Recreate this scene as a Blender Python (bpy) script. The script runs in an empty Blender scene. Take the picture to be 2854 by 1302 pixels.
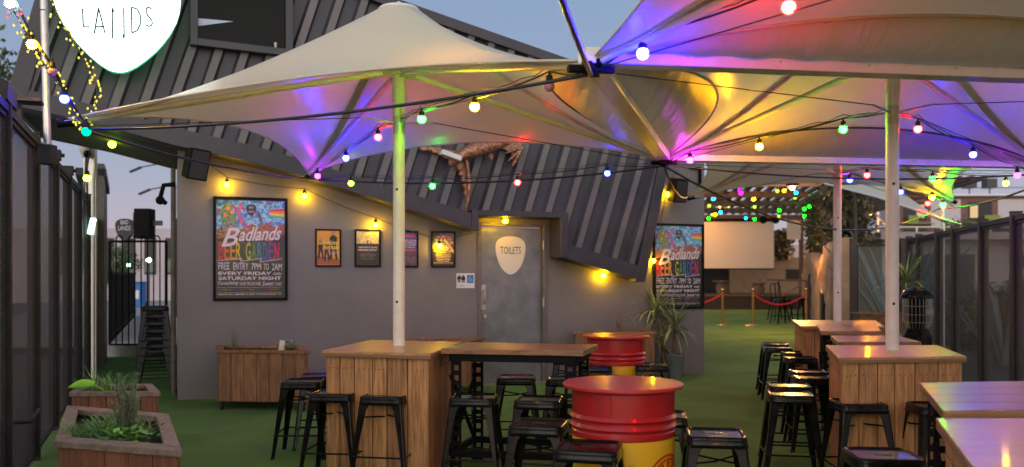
import bpy, bmesh, math, random
from mathutils import Vector, Matrix
random.seed(7)
R = math.radians
sc = bpy.context.scene
COL = sc.collection
# ---------------------------------------------------------------- camera
cam_d = bpy.data.cameras.new('camera'); cam = bpy.data.objects.new('camera', cam_d); COL.objects.link(cam)
cam.location = (0, 0, 1.5); cam.rotation_euler = (R(90), 0, 0)
cam_d.sensor_width = 36; cam_d.lens = 36*2400/2854; cam_d.shift_y = 114/2854
cam_d.clip_start = .05; cam_d.clip_end = 2000
cam_d.dof.use_dof = True; cam_d.dof.focus_distance = 6.3; cam_d.dof.aperture_fstop = 1.9
sc.camera = cam
# ---------------------------------------------------------------- sky, sun, exposure
w = bpy.data.worlds.new('World'); sc.world = w; w.use_nodes = True
nt = w.node_tree; nt.nodes.clear()
out = nt.nodes.new('ShaderNodeOutputWorld'); bg = nt.nodes.new('ShaderNodeBackground')
sky = nt.nodes.new('ShaderNodeTexSky'); sky.sky_type = 'NISHITA'; sky.sun_disc = False
sky.sun_elevation = R(2); sky.sun_rotation = R(205); sky.air_density = 1.0; sky.dust_density = .4; sky.ozone_density = 3
tc = nt.nodes.new('ShaderNodeTexCoord'); sep = nt.nodes.new('ShaderNodeSeparateXYZ')
nt.links.new(tc.outputs['Generated'], sep.inputs[0])
rmp = nt.nodes.new('ShaderNodeValToRGB'); cr = rmp.color_ramp
for i, (p, c) in enumerate([(0.0, (.36, .31, .38, 1)), (.05, (.40, .355, .46, 1)), (.16, (.28, .325, .44, 1)), (.35, (.215, .285, .42, 1)), (1, (.15, .225, .38, 1))]):
    e = cr.elements[i] if i < 2 else cr.elements.new(p)
    e.position = p; e.color = c
nt.links.new(sep.outputs[2], rmp.inputs[0])
sm = nt.nodes.new('ShaderNodeMix'); sm.data_type = 'RGBA'; sm.blend_type = 'ADD'; sm.inputs[0].default_value = .06
nt.links.new(rmp.outputs[0], sm.inputs[6]); nt.links.new(sky.outputs[0], sm.inputs[7])
# the afterglow: the western horizon behind the photographer is much brighter than the sky in view
my = nt.nodes.new('ShaderNodeMapRange'); my.interpolation_type = 'SMOOTHSTEP'
for i_, v_ in enumerate((.35, -.95, 0, 1)): my.inputs[i_+1].default_value = v_
nt.links.new(sep.outputs[1], my.inputs[0])
mz = nt.nodes.new('ShaderNodeMapRange'); mz.interpolation_type = 'SMOOTHSTEP'
for i_, v_ in enumerate((0, .85, 1, .22)): mz.inputs[i_+1].default_value = v_
nt.links.new(sep.outputs[2], mz.inputs[0])
mm = nt.nodes.new('ShaderNodeMath'); mm.operation = 'MULTIPLY'; nt.links.new(my.outputs[0], mm.inputs[0]); nt.links.new(mz.outputs[0], mm.inputs[1])
gm = nt.nodes.new('ShaderNodeMix'); gm.data_type = 'RGBA'; gm.blend_type = 'ADD'; gm.clamp_factor = False
nt.links.new(mm.outputs[0], gm.inputs[0]); nt.links.new(sm.outputs[2], gm.inputs[6]); gm.inputs[7].default_value = (1.75, 1.5, 1.22, 1)
nt.links.new(gm.outputs[2], bg.inputs[0]); bg.inputs[1].default_value = 1.0
nt.links.new(bg.outputs[0], out.inputs[0])
sd = bpy.data.lights.new('sun', 'SUN'); so = bpy.data.objects.new('sun', sd); COL.objects.link(so)
sd.energy = .5; sd.angle = R(35); sd.color = (1, .9, .78); so.rotation_euler = (R(62), 0, R(-25))
sc.view_settings.view_transform = 'Standard'; sc.view_settings.look = 'None'; sc.view_settings.exposure = .12; sc.view_settings.gamma = 1
# ---------------------------------------------------------------- helpers: photograph point -> real place
F, CX, HY, CH = 2400.0, 1427.0, 765.0, 1.5
K = 2854/2576
def G(tx, ty, z=0):
    Y = (CH-z)*F/(ty-HY); return Vector(((tx-CX)/F*Y, Y, z))
def PY(tx, ty, Y): return Vector(((tx-CX)/F*Y, Y, CH-(ty-HY)/F*Y))
W0 = Vector((-4.0, 10.3)); WA = math.atan2(.364, .931); wa = Vector((math.cos(WA), math.sin(WA))); wn = Vector((math.sin(WA), -math.cos(WA)))
def W(s, off, z):
    p = W0+wa*s+wn*off; return Vector((p.x, p.y, z))
def SW(tx, ty, off=0):       # (s, z) on the plane parallel to the front wall
    d = Vector(((tx-CX)/F, 1.0)); Y = (W0.dot(wn)+off)/d.dot(wn); p = d*Y
    return (p-W0).dot(wa), CH-(ty-HY)/F*Y
def SO(u, v, off=0): return SW(u*K, v*K, off)
def SEG(u, v, P, Q):
    m = (u*K-CX)/F; a = P.x-m*P.y; b = (Q.x-P.x)-m*(Q.y-P.y); t = -a/b; Y = P.y+t*(Q.y-P.y)
    return Vector((m*Y, Y, CH-(v*K-HY)/F*Y))
def lerp(a, b, t): return a+(b-a)*t
def interp(pts, x):
    if x <= pts[0][0]: i = 0
    else:
        i = len(pts)-2
        for j in range(len(pts)-1):
            if x <= pts[j+1][0]: i = j; break
    (x0, y0), (x1, y1) = pts[i], pts[i+1]
    return y0+(y1-y0)*(x-x0)/(x1-x0)
# ---------------------------------------------------------------- objects
def tag(o, label=None, cat=None, group=None, kind=None):
    if label: o['label'] = label
    if cat: o['category'] = cat
    if group: o['group'] = group
    if kind: o['kind'] = kind
    return o
def thing(name, label, cat, loc=(0, 0, 0), rz=0, group=None):
    o = bpy.data.objects.new(name, None); COL.objects.link(o); o.location = loc; o.rotation_euler = (0, 0, rz); o.empty_display_size = .1
    return tag(o, label, cat, group)
def wmat(o):
    m = Matrix.LocRotScale(o.location, o.rotation_euler, o.scale)
    return wmat(o.parent) @ m if o.parent else m
def kids(o): return [c for c in bpy.data.objects if c.parent == o]
def copy_tree(o, parent=None):
    c = o.copy(); COL.objects.link(c); c.parent = parent
    for k in kids(o): copy_tree(k, c)
    return c
class MB:
    def __init__(s): s.v = []; s.f = []; s.sm = []; s.mi = []
    def add(s, vs, fs, smooth=False, mi=0):
        b = len(s.v); s.v += [Vector(p) for p in vs]
        for f in fs: s.f.append([b+i for i in f]); s.sm.append(smooth); s.mi.append(mi)
        return s
    def box(s, x0, x1, y0, y1, z0, z1, mi=0, M=None):
        vs = [Vector(p) for p in ((x0, y0, z0), (x1, y0, z0), (x1, y1, z0), (x0, y1, z0), (x0, y0, z1), (x1, y0, z1), (x1, y1, z1), (x0, y1, z1))]
        if M: vs = [M @ p for p in vs]
        return s.add(vs, [(0, 3, 2, 1), (4, 5, 6, 7), (0, 1, 5, 4), (1, 2, 6, 5), (2, 3, 7, 6), (3, 0, 4, 7)], mi=mi)
    def bar(s, p, q, w, h, up=(0, 0, 1), mi=0):
        p, q = Vector(p), Vector(q); d = (q-p).normalized(); up = Vector(up)
        x = d.cross(up)
        if x.length < 1e-4: x = d.cross(Vector((0, 1, 0)))
        x.normalize(); y = x.cross(d).normalized()
        vs = [c+x*sx*w/2+y*sy*h/2 for c in (p, q) for sx, sy in ((-1, -1), (1, -1), (1, 1), (-1, 1))]
        return s.add(vs, [(0, 1, 2, 3), (7, 6, 5, 4), (0, 4, 5, 1), (1, 5, 6, 2), (2, 6, 7, 3), (3, 7, 4, 0)], mi=mi)
    def tube(s, pts, r, n=10, caps=True, mi=0):
        pts = [Vector(p) for p in pts]; rs = r if isinstance(r, (list, tuple)) else [r]*len(pts)
        vs = []; ref = None
        for i, p in enumerate(pts):
            d = (pts[min(i+1, len(pts)-1)]-pts[max(i-1, 0)]).normalized()
            if ref is None: ref = d.cross(Vector((0, 0, 1)) if abs(d.z) < .9 else Vector((1, 0, 0))).normalized()
            x = (ref-d*ref.dot(d)).normalized(); ref = x; y = d.cross(x)
            vs += [p+(x*math.cos(2*math.pi*k/n)+y*math.sin(2*math.pi*k/n))*rs[i] for k in range(n)]
        fs = [(i*n+k, i*n+(k+1) % n, (i+1)*n+(k+1) % n, (i+1)*n+k) for i in range(len(pts)-1) for k in range(n)]
        s.add(vs, fs, True, mi)
        if caps:
            s.add(vs[:n], [tuple(range(n-1, -1, -1))], mi=mi); s.add(vs[-n:], [tuple(range(n))], mi=mi)
        return s
    def lathe(s, prof, c=(0, 0, 0), n=32, mi=0, smooth=True):
        c = Vector(c)
        for i in range(len(prof)-1):
            (r0, z0), (r1, z1) = prof[i], prof[i+1]
            vs = [c+Vector((r*math.cos(2*math.pi*k/n), r*math.sin(2*math.pi*k/n), z)) for r, z in ((r0, z0), (r1, z1)) for k in range(n)]
            s.add(vs, [(k, (k+1) % n, n+(k+1) % n, n+k) for k in range(n)], smooth, mi)
        return s
    def prism(s, poly, d, mi=0):      # poly: 3-D points, d: extrusion vector
        d = Vector(d); n = len(poly); vs = [Vector(p) for p in poly]; vs += [p+d for p in vs]
        return s.add(vs, [tuple(range(n-1, -1, -1)), tuple(range(n, 2*n))]+[(i, (i+1) % n, n+(i+1) % n, n+i) for i in range(n)], mi=mi)
    def ball(s, c, r, nu=12, nv=8, mi=0, sz=1.0):
        return s.lathe([(max(1e-5, r*math.sin(math.pi*i/nv)), -r*math.cos(math.pi*i/nv)*sz) for i in range(nv+1)], c, nu, mi)
    def build(s, name, mats, parent=None, world=False, bevel=0, weld=False):
        me = bpy.data.meshes.new(name)
        vs = s.v
        if world and parent: inv = wmat(parent).inverted(); vs = [inv @ p for p in vs]
        me.from_pydata([tuple(p) for p in vs], [], s.f)
        for m in (mats if isinstance(mats, (list, tuple)) else [mats]): me.materials.append(m)
        me.polygons.foreach_set('use_smooth', s.sm); me.polygons.foreach_set('material_index', s.mi)
        bm = bmesh.new(); bm.from_mesh(me)
        if weld: bmesh.ops.remove_doubles(bm, verts=bm.verts, dist=1e-4)
        bm.normal_update()
        if weld: bmesh.ops.recalc_face_normals(bm, faces=bm.faces)
        bm.to_mesh(me); bm.free()
        me.update()
        o = bpy.data.objects.new(name, me); COL.objects.link(o)
        if parent: o.parent = parent
        if bevel:
            b = o.modifiers.new('bevel', 'BEVEL'); b.width = bevel; b.segments = 2; b.limit_method = 'ANGLE'; b.angle_limit = R(40)
        return o
def text(name, s, parent, m, x, z, wd, ht, y=-.01, shear=0, off=0, ext=.0006, rot=0):
    c = bpy.data.curves.new(name, 'FONT'); c.body = s; c.shear = shear; c.offset = off; c.extrude = 0; c.size = 1; c.resolution_u = 3
    t = bpy.data.objects.new(name, c); COL.objects.link(t)
    bpy.context.view_layer.update()
    me = bpy.data.meshes.new_from_object(t.evaluated_get(bpy.context.evaluated_depsgraph_get()))
    bpy.data.objects.remove(t)
    xs = [v.co.x for v in me.vertices]; ys = [v.co.y for v in me.vertices]
    cx, cy = (min(xs)+max(xs))/2, (min(ys)+max(ys))/2; kx, ky = wd/(max(xs)-min(xs)), ht/(max(ys)-min(ys))
    for v in me.vertices:
        a, b = (v.co.x-cx)*kx, (v.co.y-cy)*ky
        v.co = (x+a*math.cos(rot)-b*math.sin(rot), y, z+a*math.sin(rot)+b*math.cos(rot))
    me.materials.append(m); o = bpy.data.objects.new(name, me); COL.objects.link(o); o.parent = parent
    return o
# ---------------------------------------------------------------- materials
def nodes(name):
    m = bpy.data.materials.new(name); m.use_nodes = True
    return m, m.node_tree, m.node_tree.nodes['Principled BSDF']
def mat(name, c, rough=.6, metal=0, c2=None, scale=8, stretch=(1, 1, 1), bump=0, bscale=60, spec=.5, detail=4, lo=.35, hi=.65, coat=0, island=0, emit=None, es=0):
    m, t, b = nodes(name); b.inputs['Roughness'].default_value = rough; b.inputs['Metallic'].default_value = metal
    b.inputs['Specular IOR Level'].default_value = spec; b.inputs['Coat Weight'].default_value = coat; b.inputs['Coat Roughness'].default_value = .08
    b.inputs['Base Color'].default_value = (*c, 1)
    if emit: b.inputs['Emission Color'].default_value = (*emit, 1); b.inputs['Emission Strength'].default_value = es
    if c2 or bump:
        tc = t.nodes.new('ShaderNodeTexCoord'); mp = t.nodes.new('ShaderNodeMapping'); mp.inputs['Scale'].default_value = stretch
        t.links.new(tc.outputs['Object'], mp.inputs[0])
    if c2:
        n = t.nodes.new('ShaderNodeTexNoise'); n.inputs['Scale'].default_value = scale; n.inputs['Detail'].default_value = detail; n.inputs['Roughness'].default_value = .6
        t.links.new(mp.outputs[0], n.inputs[0]); r = t.nodes.new('ShaderNodeValToRGB'); t.links.new(n.outputs[0], r.inputs[0])
        r.color_ramp.elements[0].position = lo; r.color_ramp.elements[0].color = (*c, 1); r.color_ramp.elements[1].position = hi; r.color_ramp.elements[1].color = (*c2, 1)
        src = r.outputs[0]
        if island:
            g = t.nodes.new('ShaderNodeNewGeometry'); h = t.nodes.new('ShaderNodeHueSaturation'); mr = t.nodes.new('ShaderNodeMapRange')
            mr.inputs[3].default_value = 1-island; mr.inputs[4].default_value = 1+island; t.links.new(g.outputs['Random Per Island'], mr.inputs[0])
            t.links.new(mr.outputs[0], h.inputs['Value']); t.links.new(src, h.inputs['Color']); src = h.outputs[0]
        t.links.new(src, b.inputs['Base Color'])
        mr = t.nodes.new('ShaderNodeMapRange'); mr.inputs[3].default_value = max(.03, rough-.08); mr.inputs[4].default_value = min(1, rough+.12)
        t.links.new(n.outputs[0], mr.inputs[0]); t.links.new(mr.outputs[0], b.inputs['Roughness'])
    if bump:
        n = t.nodes.new('ShaderNodeTexNoise'); n.inputs['Scale'].default_value = bscale; n.inputs['Detail'].default_value = 5
        t.links.new(mp.outputs[0], n.inputs[0]); bp = t.nodes.new('ShaderNodeBump'); bp.inputs['Strength'].default_value = bump; bp.inputs['Distance'].default_value = .01
        t.links.new(n.outputs[0], bp.inputs['Height']); t.links.new(bp.outputs[0], b.inputs['Normal'])
    return m
def emis(name, c, s):
    m, t, b = nodes(name); t.nodes.remove(b); e = t.nodes.new('ShaderNodeEmission'); e.inputs[0].default_value = (*c, 1); e.inputs[1].default_value = s
    t.links.new(e.outputs[0], t.nodes['Material Output'].inputs[0]); return m
def fabric_mat(name, c, rough=.38, tr=.3, wr=.15, wscale=(3, 3, 3)):
    m, t, b = nodes(name); b.inputs['Base Color'].default_value = (*c, 1); b.inputs['Roughness'].default_value = rough; b.inputs['Specular IOR Level'].default_value = .55
    tl = t.nodes.new('ShaderNodeBsdfTranslucent'); tl.inputs[0].default_value = (c[0]*.95, c[1]*.9, c[2]*.8, 1)
    mx = t.nodes.new('ShaderNodeMixShader'); mx.inputs[0].default_value = tr
    t.links.new(b.outputs[0], mx.inputs[1]); t.links.new(tl.outputs[0], mx.inputs[2]); t.links.new(mx.outputs[0], t.nodes['Material Output'].inputs[0])
    tc = t.nodes.new('ShaderNodeTexCoord'); mp = t.nodes.new('ShaderNodeMapping'); mp.inputs['Scale'].default_value = wscale
    n = t.nodes.new('ShaderNodeTexNoise'); n.inputs['Scale'].default_value = 1.6; n.inputs['Detail'].default_value = 4
    t.links.new(tc.outputs['Object'], mp.inputs[0]); t.links.new(mp.outputs[0], n.inputs[0])
    bp = t.nodes.new('ShaderNodeBump'); bp.inputs['Strength'].default_value = wr; bp.inputs['Distance'].default_value = .05
    t.links.new(n.outputs[0], bp.inputs['Height']); t.links.new(bp.outputs[0], b.inputs['Normal'])
    return m
def mesh_mat(name, c, ka, kb, thr):   # expanded metal: diamond holes, real size, in the panel's own plane (x, z)
    m, t, b = nodes(name); b.inputs['Base Color'].default_value = (*c, 1); b.inputs['Roughness'].default_value = .65; b.inputs['Specular IOR Level'].default_value = .15
    tc = t.nodes.new('ShaderNodeTexCoord'); sp = t.nodes.new('ShaderNodeSeparateXYZ'); t.links.new(tc.outputs['Object'], sp.inputs[0])
    def mth(op, a, b_=None):
        n = t.nodes.new('ShaderNodeMath'); n.operation = op
        for i, x in enumerate((a, b_)):
            if x is None: continue
            if isinstance(x, (int, float)): n.inputs[i].default_value = x
            else: t.links.new(x, n.inputs[i])
        return n.outputs[0]
    x = mth('MULTIPLY', sp.outputs[0], ka); z = mth('MULTIPLY', sp.outputs[2], kb)
    p = mth('ABSOLUTE', mth('SINE', mth('ADD', x, z))); q = mth('ABSOLUTE', mth('SINE', mth('SUBTRACT', x, z)))
    h = mth('GREATER_THAN', mth('MINIMUM', p, q), thr)
    tr = t.nodes.new('ShaderNodeBsdfTransparent'); mx = t.nodes.new('ShaderNodeMixShader')
    t.links.new(h, mx.inputs[0]); t.links.new(b.outputs[0], mx.inputs[1]); t.links.new(tr.outputs[0], mx.inputs[2]); t.links.new(mx.outputs[0], t.nodes['Material Output'].inputs[0])
    return m
M = dict(
 turf=mat('turf', (.085, .175, .044), .9, c2=(.16, .29, .08), scale=60, bump=.9, bscale=260, spec=.15, detail=6),
 asphalt=mat('asphalt', (.05, .05, .055), .85, c2=(.08, .08, .085), scale=12, bump=.2),
 concrete=mat('concrete', (.22, .21, .2), .85, c2=(.3, .29, .27), scale=4, bump=.3, bscale=40),
 wall=mat('grey_wall_paint', (.138, .131, .132), .55, c2=(.182, .172, .170), scale=1.3, detail=8, bump=.12, bscale=45, lo=.3, hi=.7),
 wallside=mat('alley_wall_paint', (.5, .46, .38), .8, c2=(.55, .5, .42), scale=2, bump=.2),
 cont=mat('container_paint', (.026, .027, .038), .45, c2=(.048, .046, .058), scale=1.8, detail=8, bump=.15, bscale=9, lo=.3, hi=.7),
 crest=mat('container_crest_lit', (.10, .092, .095), .5, c2=(.15, .137, .138), scale=2.2, detail=8, bump=.1, bscale=12, lo=.3, hi=.7),  # outer folds painted lighter: the light they catch is put into the colour
 contd=mat('container_frame_paint', (.026, .025, .034), .45, c2=(.042, .039, .05), scale=2.5, bump=.1, bscale=20),
 under=mat('container_underside', (.06, .055, .06), .8, c2=(.1, .09, .09), scale=2, bump=.2, bscale=10),
 black=mat('black_gloss_paint', (.004, .004, .004), .13, c2=(.009, .009, .009), scale=14, spec=.16, coat=.03, bump=.05, bscale=25),
 blackm=mat('black_matt', (.006, .006, .006), .7, spec=.1, bump=.1), rubber=mat('rubber', (.01, .01, .01), .8, bump=.1),
 fence=mat('fence_steel', (.014, .014, .015), .5, metal=.1, spec=.25, c2=(.027, .027, .029), scale=10, bump=.1),
 fencer=mat('fence_post_brown', (.035, .022, .017), .5, c2=(.05, .035, .025), scale=8, bump=.1),
 wood=mat('pine_cladding', (.19, .085, .03), .58, c2=(.46, .235, .09), scale=6, stretch=(9, 9, .7), bump=.3, bscale=14, island=.2, lo=.3, hi=.62),
 woodtop=mat('plywood_top', (.30, .16, .06), .30, c2=(.50, .285, .12), scale=5, stretch=(.9, 7, 7), bump=.12, bscale=9, spec=.5, coat=.15),
 woodtop2=mat('stained_table_top', (.14, .072, .036), .30, c2=(.27, .145, .07), scale=5, stretch=(.8, 9, 9), bump=.18, bscale=10, spec=.5, coat=.12),
 woodred=mat('red_stained_cladding', (.13, .045, .024), .55, c2=(.24, .095, .05), scale=6, stretch=(9, 9, .7), bump=.3, bscale=14, island=.2),
 woodrim=mat('weathered_rim', (.15, .105, .08), .6, c2=(.27, .205, .165), scale=7, stretch=(3, 3, 3), bump=.4, bscale=20, island=.12),
 woodpl=mat('brown_planter_cladding', (.12, .055, .022), .6, c2=(.27, .135, .058), scale=6, stretch=(9, 9, .7), bump=.3, bscale=14, island=.2),
 ply=mat('ply_edge', (.30, .17, .085), .6, c2=(.16, .08, .04), scale=3, stretch=(.3, .3, 90)),
 soil=mat('soil', (.02, .014, .01), .95, c2=(.04, .028, .02), scale=30, bump=1, bscale=80),
 red=mat('red_drum_paint', (.34, .008, .012), .3, c2=(.12, .012, .012), lo=.60, hi=.74, scale=9, spec=.55, coat=.35, bump=.12, bscale=7),
 redtop=mat('red_table_disc', (.42, .022, .02), .30, c2=(.26, .03, .022), lo=.55, hi=.75, scale=9, spec=.6, coat=.25, bump=.08, bscale=14),
 yel=mat('yellow_drum_paint', (.66, .38, .018), .35, c2=(.36, .19, .03), lo=.62, hi=.78, scale=9, spec=.5, coat=.3, bump=.08, bscale=10),
 redp=mat('red_print', (.45, .02, .012), .4, bump=.02),
 white=mat('white_powder_coat', (.62, .60, .56), .33, c2=(.7, .68, .64), scale=10, bump=.04, spec=.5),
 galv=mat('galvanised', (.42, .41, .40), .35, metal=.8, c2=(.55, .53, .5), scale=20, bump=.05),
 steel=mat('door_steel', (.15, .165, .17), .34, metal=.35, c2=(.23, .24, .245), scale=4, detail=8, bump=.25, bscale=60),
 dframe=mat('door_frame_paint', (.10, .088, .08), .5, c2=(.16, .14, .125), scale=9, bump=.1),
 cream=mat('cream_pick_plate', (.66, .62, .55), .4, bump=.03), ink=mat('black_ink', (.012, .012, .014), .5, bump=.02),
 blue=mat('blue_sign', (.01, .16, .42), .4, bump=.02), wsign=mat('white_sign', (.62, .62, .66), .4, bump=.02),
 lav=mat('pale_lettering', (.62, .55, .64), .5, bump=.02),
 copper=mat('copper_paint', (.13, .045, .025), .42, metal=.4, c2=(.50, .25, .14), scale=30, bump=1, bscale=38, coat=.2),
 brass=mat('brass', (.55, .36, .13), .25, metal=.9, bump=.03), rope=mat('red_velvet_rope', (.36, .01, .025), .8, bump=.2),
 glass=mat('dark_window_glass', (.004, .005, .005), .12, spec=.12, bump=.0),
 cable=mat('black_cable', (.012, .012, .016), .35, spec=.6, bump=.02),
 canvas=fabric_mat('canopy_fabric', (.70, .64, .48), .33, .24, .05, (1.2, 1.2, 1.2)), infill=fabric_mat('infill_fabric', (.52, .46, .34), .42, .25, .45, (7, .8, 2)),
 rock=mat('faux_rock', (.30, .17, .09), .85, c2=(.48, .32, .21), scale=2.2, detail=8, bump=.7, bscale=6),
 blockw=mat('tan_wall', (.32, .22, .12), .85, c2=(.42, .30, .18), scale=2, detail=8, bump=.4, bscale=8),
 stage=mat('stage_boards', (.035, .02, .016), .7, c2=(.05, .03, .022), scale=6, bump=.2), screen=mat('projection_screen', (.62, .58, .53), .7, bump=.02),
 timber=mat('pergola_timber', (.10, .065, .04), .7, c2=(.16, .105, .07), scale=8, bump=.2),
 pot=mat('blue_green_pot', (.085, .12, .105), .35, c2=(.13, .165, .145), scale=6, bump=.1),
 bin=mat('blue_plastic', (.01, .12, .4), .4, bump=.05), fmesh=mesh_mat('expanded_mesh_left', (.12, .12, .12), 52.0, 112.0, .46), fmesh2=mesh_mat('expanded_mesh_right', (.15, .165, .15), 42.0, 90.0, .36),
 trunk=mat('bark', (.10, .07, .045), .9, c2=(.2, .15, .1), scale=20, bump=.8, bscale=40),
)
# worn and brushed patches in the turf
tm = M['turf']; tt = tm.node_tree; bb = tt.nodes['Principled BSDF']; lk0 = bb.inputs['Base Color'].links[0].from_socket
n1 = tt.nodes.new('ShaderNodeTexNoise'); n1.inputs['Scale'].default_value = .9; n1.inputs['Detail'].default_value = 6; n1.inputs['Distortion'].default_value = .8
c1 = tt.nodes.new('ShaderNodeTexCoord'); tt.links.new(c1.outputs['Object'], n1.inputs[0]); m1 = tt.nodes.new('ShaderNodeMapRange'); m1.inputs[1].default_value = .3; m1.inputs[2].default_value = .7; m1.inputs[3].default_value = .68; m1.inputs[4].default_value = 1.18
tt.links.new(n1.outputs[0], m1.inputs[0]); h1 = tt.nodes.new('ShaderNodeHueSaturation'); tt.links.new(m1.outputs[0], h1.inputs['Value']); tt.links.new(lk0, h1.inputs['Color']); tt.links.new(h1.outputs[0], bb.inputs['Base Color'])
def leafm(name, c, c2): 
    m = mat(name, c, .5, c2=c2, scale=3, island=.35, spec=.4); return m
L = dict(grass=leafm('lily_grass_leaf', (.09, .22, .05), (.18, .36, .09)), rose=leafm('rosemary_leaf', (.19, .26, .16), (.32, .40, .26)),
 lime=leafm('lime_leaf', (.22, .55, .03), (.28, .62, .06)), mint=leafm('basil_leaf', (.08, .27, .03), (.14, .38, .06)), yuc=leafm('yucca_leaf', (.14, .22, .07), (.32, .38, .15)),
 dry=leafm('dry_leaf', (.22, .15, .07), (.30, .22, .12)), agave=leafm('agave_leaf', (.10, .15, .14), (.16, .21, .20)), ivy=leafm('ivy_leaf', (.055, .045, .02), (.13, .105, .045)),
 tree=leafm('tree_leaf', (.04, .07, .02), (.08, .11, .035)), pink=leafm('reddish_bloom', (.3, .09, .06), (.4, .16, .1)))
# ================================================================ the ground
def struct(o): o['kind'] = 'structure'; return o
b = MB(); b.add([(-400, -60, -.03), (400, -60, -.03), (400, 600, -.03), (-400, 600, -.03)], [(0, 1, 2, 3)]); struct(b.build('ground', M['asphalt']))
gy = []
tpoly = [(-2.6, -3), (-3.15, 5.3), (-6.2, 12.45), (-7.75, 15.9), (-6.45, 15.9), (-4, 10.3), (2.9, 13.0), (2.0, 15.5), (3.0, 37.0), (14.5, 37.0), (7.1, 15.5), (5.95, 11.0), (3.9, 3.6), (3.4, -3)]
b = MB(); b.add([(x, y, 0) for x, y in tpoly], [tuple(range(len(tpoly)-1, -1, -1))])
struct(b.build('artificial_turf', M['turf']))
# ================================================================ main building front wall (door opening left free)
se = 7.41
sL, _ = SO(1203, 700); sR, zT = SO(1378, 546)
dL, dR, dT = SW(1331, 800)[0], SW(1522, 800)[0], SW(1420, 622)[1]
bld = thing('grey_building', 'low grey painted rendered building with the toilet door and framed posters on its front wall', 'building', (W(0, 0, 0)), WA)
b = MB()
b.box(0, dL, 0, .22, -.02, 3.25); b.box(dR, se, 0, .22, -.02, 3.25); b.box(dL, dR, 0, .22, dT, 3.25)
b.build('front_wall', M['wall'], bld)
b = MB(); b.box(0, .22, .22, 16, -.02, 2.9); b.build('side_wall', M['wallside'], bld)
b = MB(); b.box(se-.22, se, .22, 3.2, -.02, 3.25); b.build('return_wall', M['wall'], bld)
b = MB(); b.box(.0, se, .22, 12, 3.02, 3.2); b.build('roof', M['under'], bld)
b = MB()   # pipes, conduits and lit window frames along the alley wall
for k, (y, r) in enumerate([(.7, .03), (1.6, .02), (3.1, .035), (5.2, .03)]): b.tube([(-.05, y, 0), (-.05, y, 2.85)], r, 8)
b.build('downpipe', M['dframe'], bld)
for y in (2.1, 4.0, 6.6, 9.2):
    b = MB(); b.box(-.03, .01, y, y+1.0, .9, 2.3); f = b.build('window', M['dframe'], bld)
    b = MB(); b.box(-.036, -.03, y+.07, y+.93, .97, 2.23); b.build('pane', emis('lit_window', (1, .75, .35), .5) if y == 2.1 else M['glass'], f)
b = MB(); b.tube([(-.02, .42, 2.62), (-.16, .42, 2.60), (-.2, .5, 2.45), (-.14, .42, 2.38)], .03, 8); b.ball((-.2, .5, 2.42), .055); b.build('wall_bracket', M['blackm'], bld)
b = MB(); b.box(dL-.01, dR+.01, -.05, .25, -.005, .012); b.build('threshold', M['galv'], bld)
def wroot(name, label, cat, s, z, off=0, group=None): return thing(name, label, cat, W(s, off, z), WA, group)
# door
dw, dh = dR-dL, dT
dr = wroot('toilet_door', 'grey steel toilet door with a cream guitar pick plate reading TOILETS', 'door', (dL+dR)/2, 0, -.02)
b = MB(); b.box(-dw/2+.055, dw/2-.055, .03, .075, .015, dh-.06); b.build('door_leaf', M['steel'], dr, bevel=.004)
b = MB()
b.box(-dw/2, -dw/2+.05, -.045, .1, 0, dh); b.box(dw/2-.05, dw/2, -.045, .1, 0, dh); b.box(-dw/2+.05, dw/2-.05, -.045, .1, dh-.05, dh)
b.build('door_frame', M['dframe'], dr, bevel=.006)
b = MB(); b.box(-dw/2+.07, -dw/2+.13, .018, .03, 1.02, 1.36); hp = b.build('handle_plate', M['galv'], dr)
b = MB(); b.tube([(-dw/2+.1, .02, 1.1), (-dw/2+.1, -.03, 1.1), (-dw/2+.1, -.03, 1.28), (-dw/2+.1, .02, 1.28)], .011, 8); b.build('pull_handle', M['galv'], hp)
b = MB(); b.lathe([(.001, 0), (.028, 0), (.028, .03), (.001, .03)], (0, 0, 0), 16); lk = b.build('lock', M['galv'], dr); lk.location = (-dw/2+.11, .02, .93); lk.rotation_euler = (R(90), 0, 0)
for z in (.25, 1.05, 1.85):
    b = MB(); b.tube([(dw/2-.052, -.05, z), (dw/2-.052, -.05, z+.12)], .012, 8); b.build('hinge', M['galv'], dr)
def pick_outline(w_, h_, n=48):
    pts = []
    for i in range(n):
        a = 2*math.pi*i/n; c, s_ = math.cos(a), math.sin(a)
        x = c*abs(c)**-.12 if abs(c) > 1e-6 else 0
        yy = s_
        if yy >= 0: X = x*w_/2; Z = h_*.30*abs(yy)**.8
        else:
            t = -yy; X = math.copysign(abs(c)**1.12, c)*w_/2*(1-.06*t); Z = -h_*.70*t**.98
        pts.append((X, Z))
    return pts
sp_, zp_ = SW(1426, 712)
pw = (SW(1469, 700)[0]-SW(1385, 700)[0]); ph = (SW(1426, 667)[1]-SW(1426, 774)[1])
b = MB(); px0 = sp_-(dL+dR)/2; b.prism([(px0+x, .019, zp_+.2*ph+z) for x, z in pick_outline(pw, ph)], (0, .01, 0)); pk = b.build('pick_plate', M['cream'], dr)
text('lettering', 'TOILETS', pk, M['ink'], px0, zp_+.07, pw*.68, ph*.19, y=.017)
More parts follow.
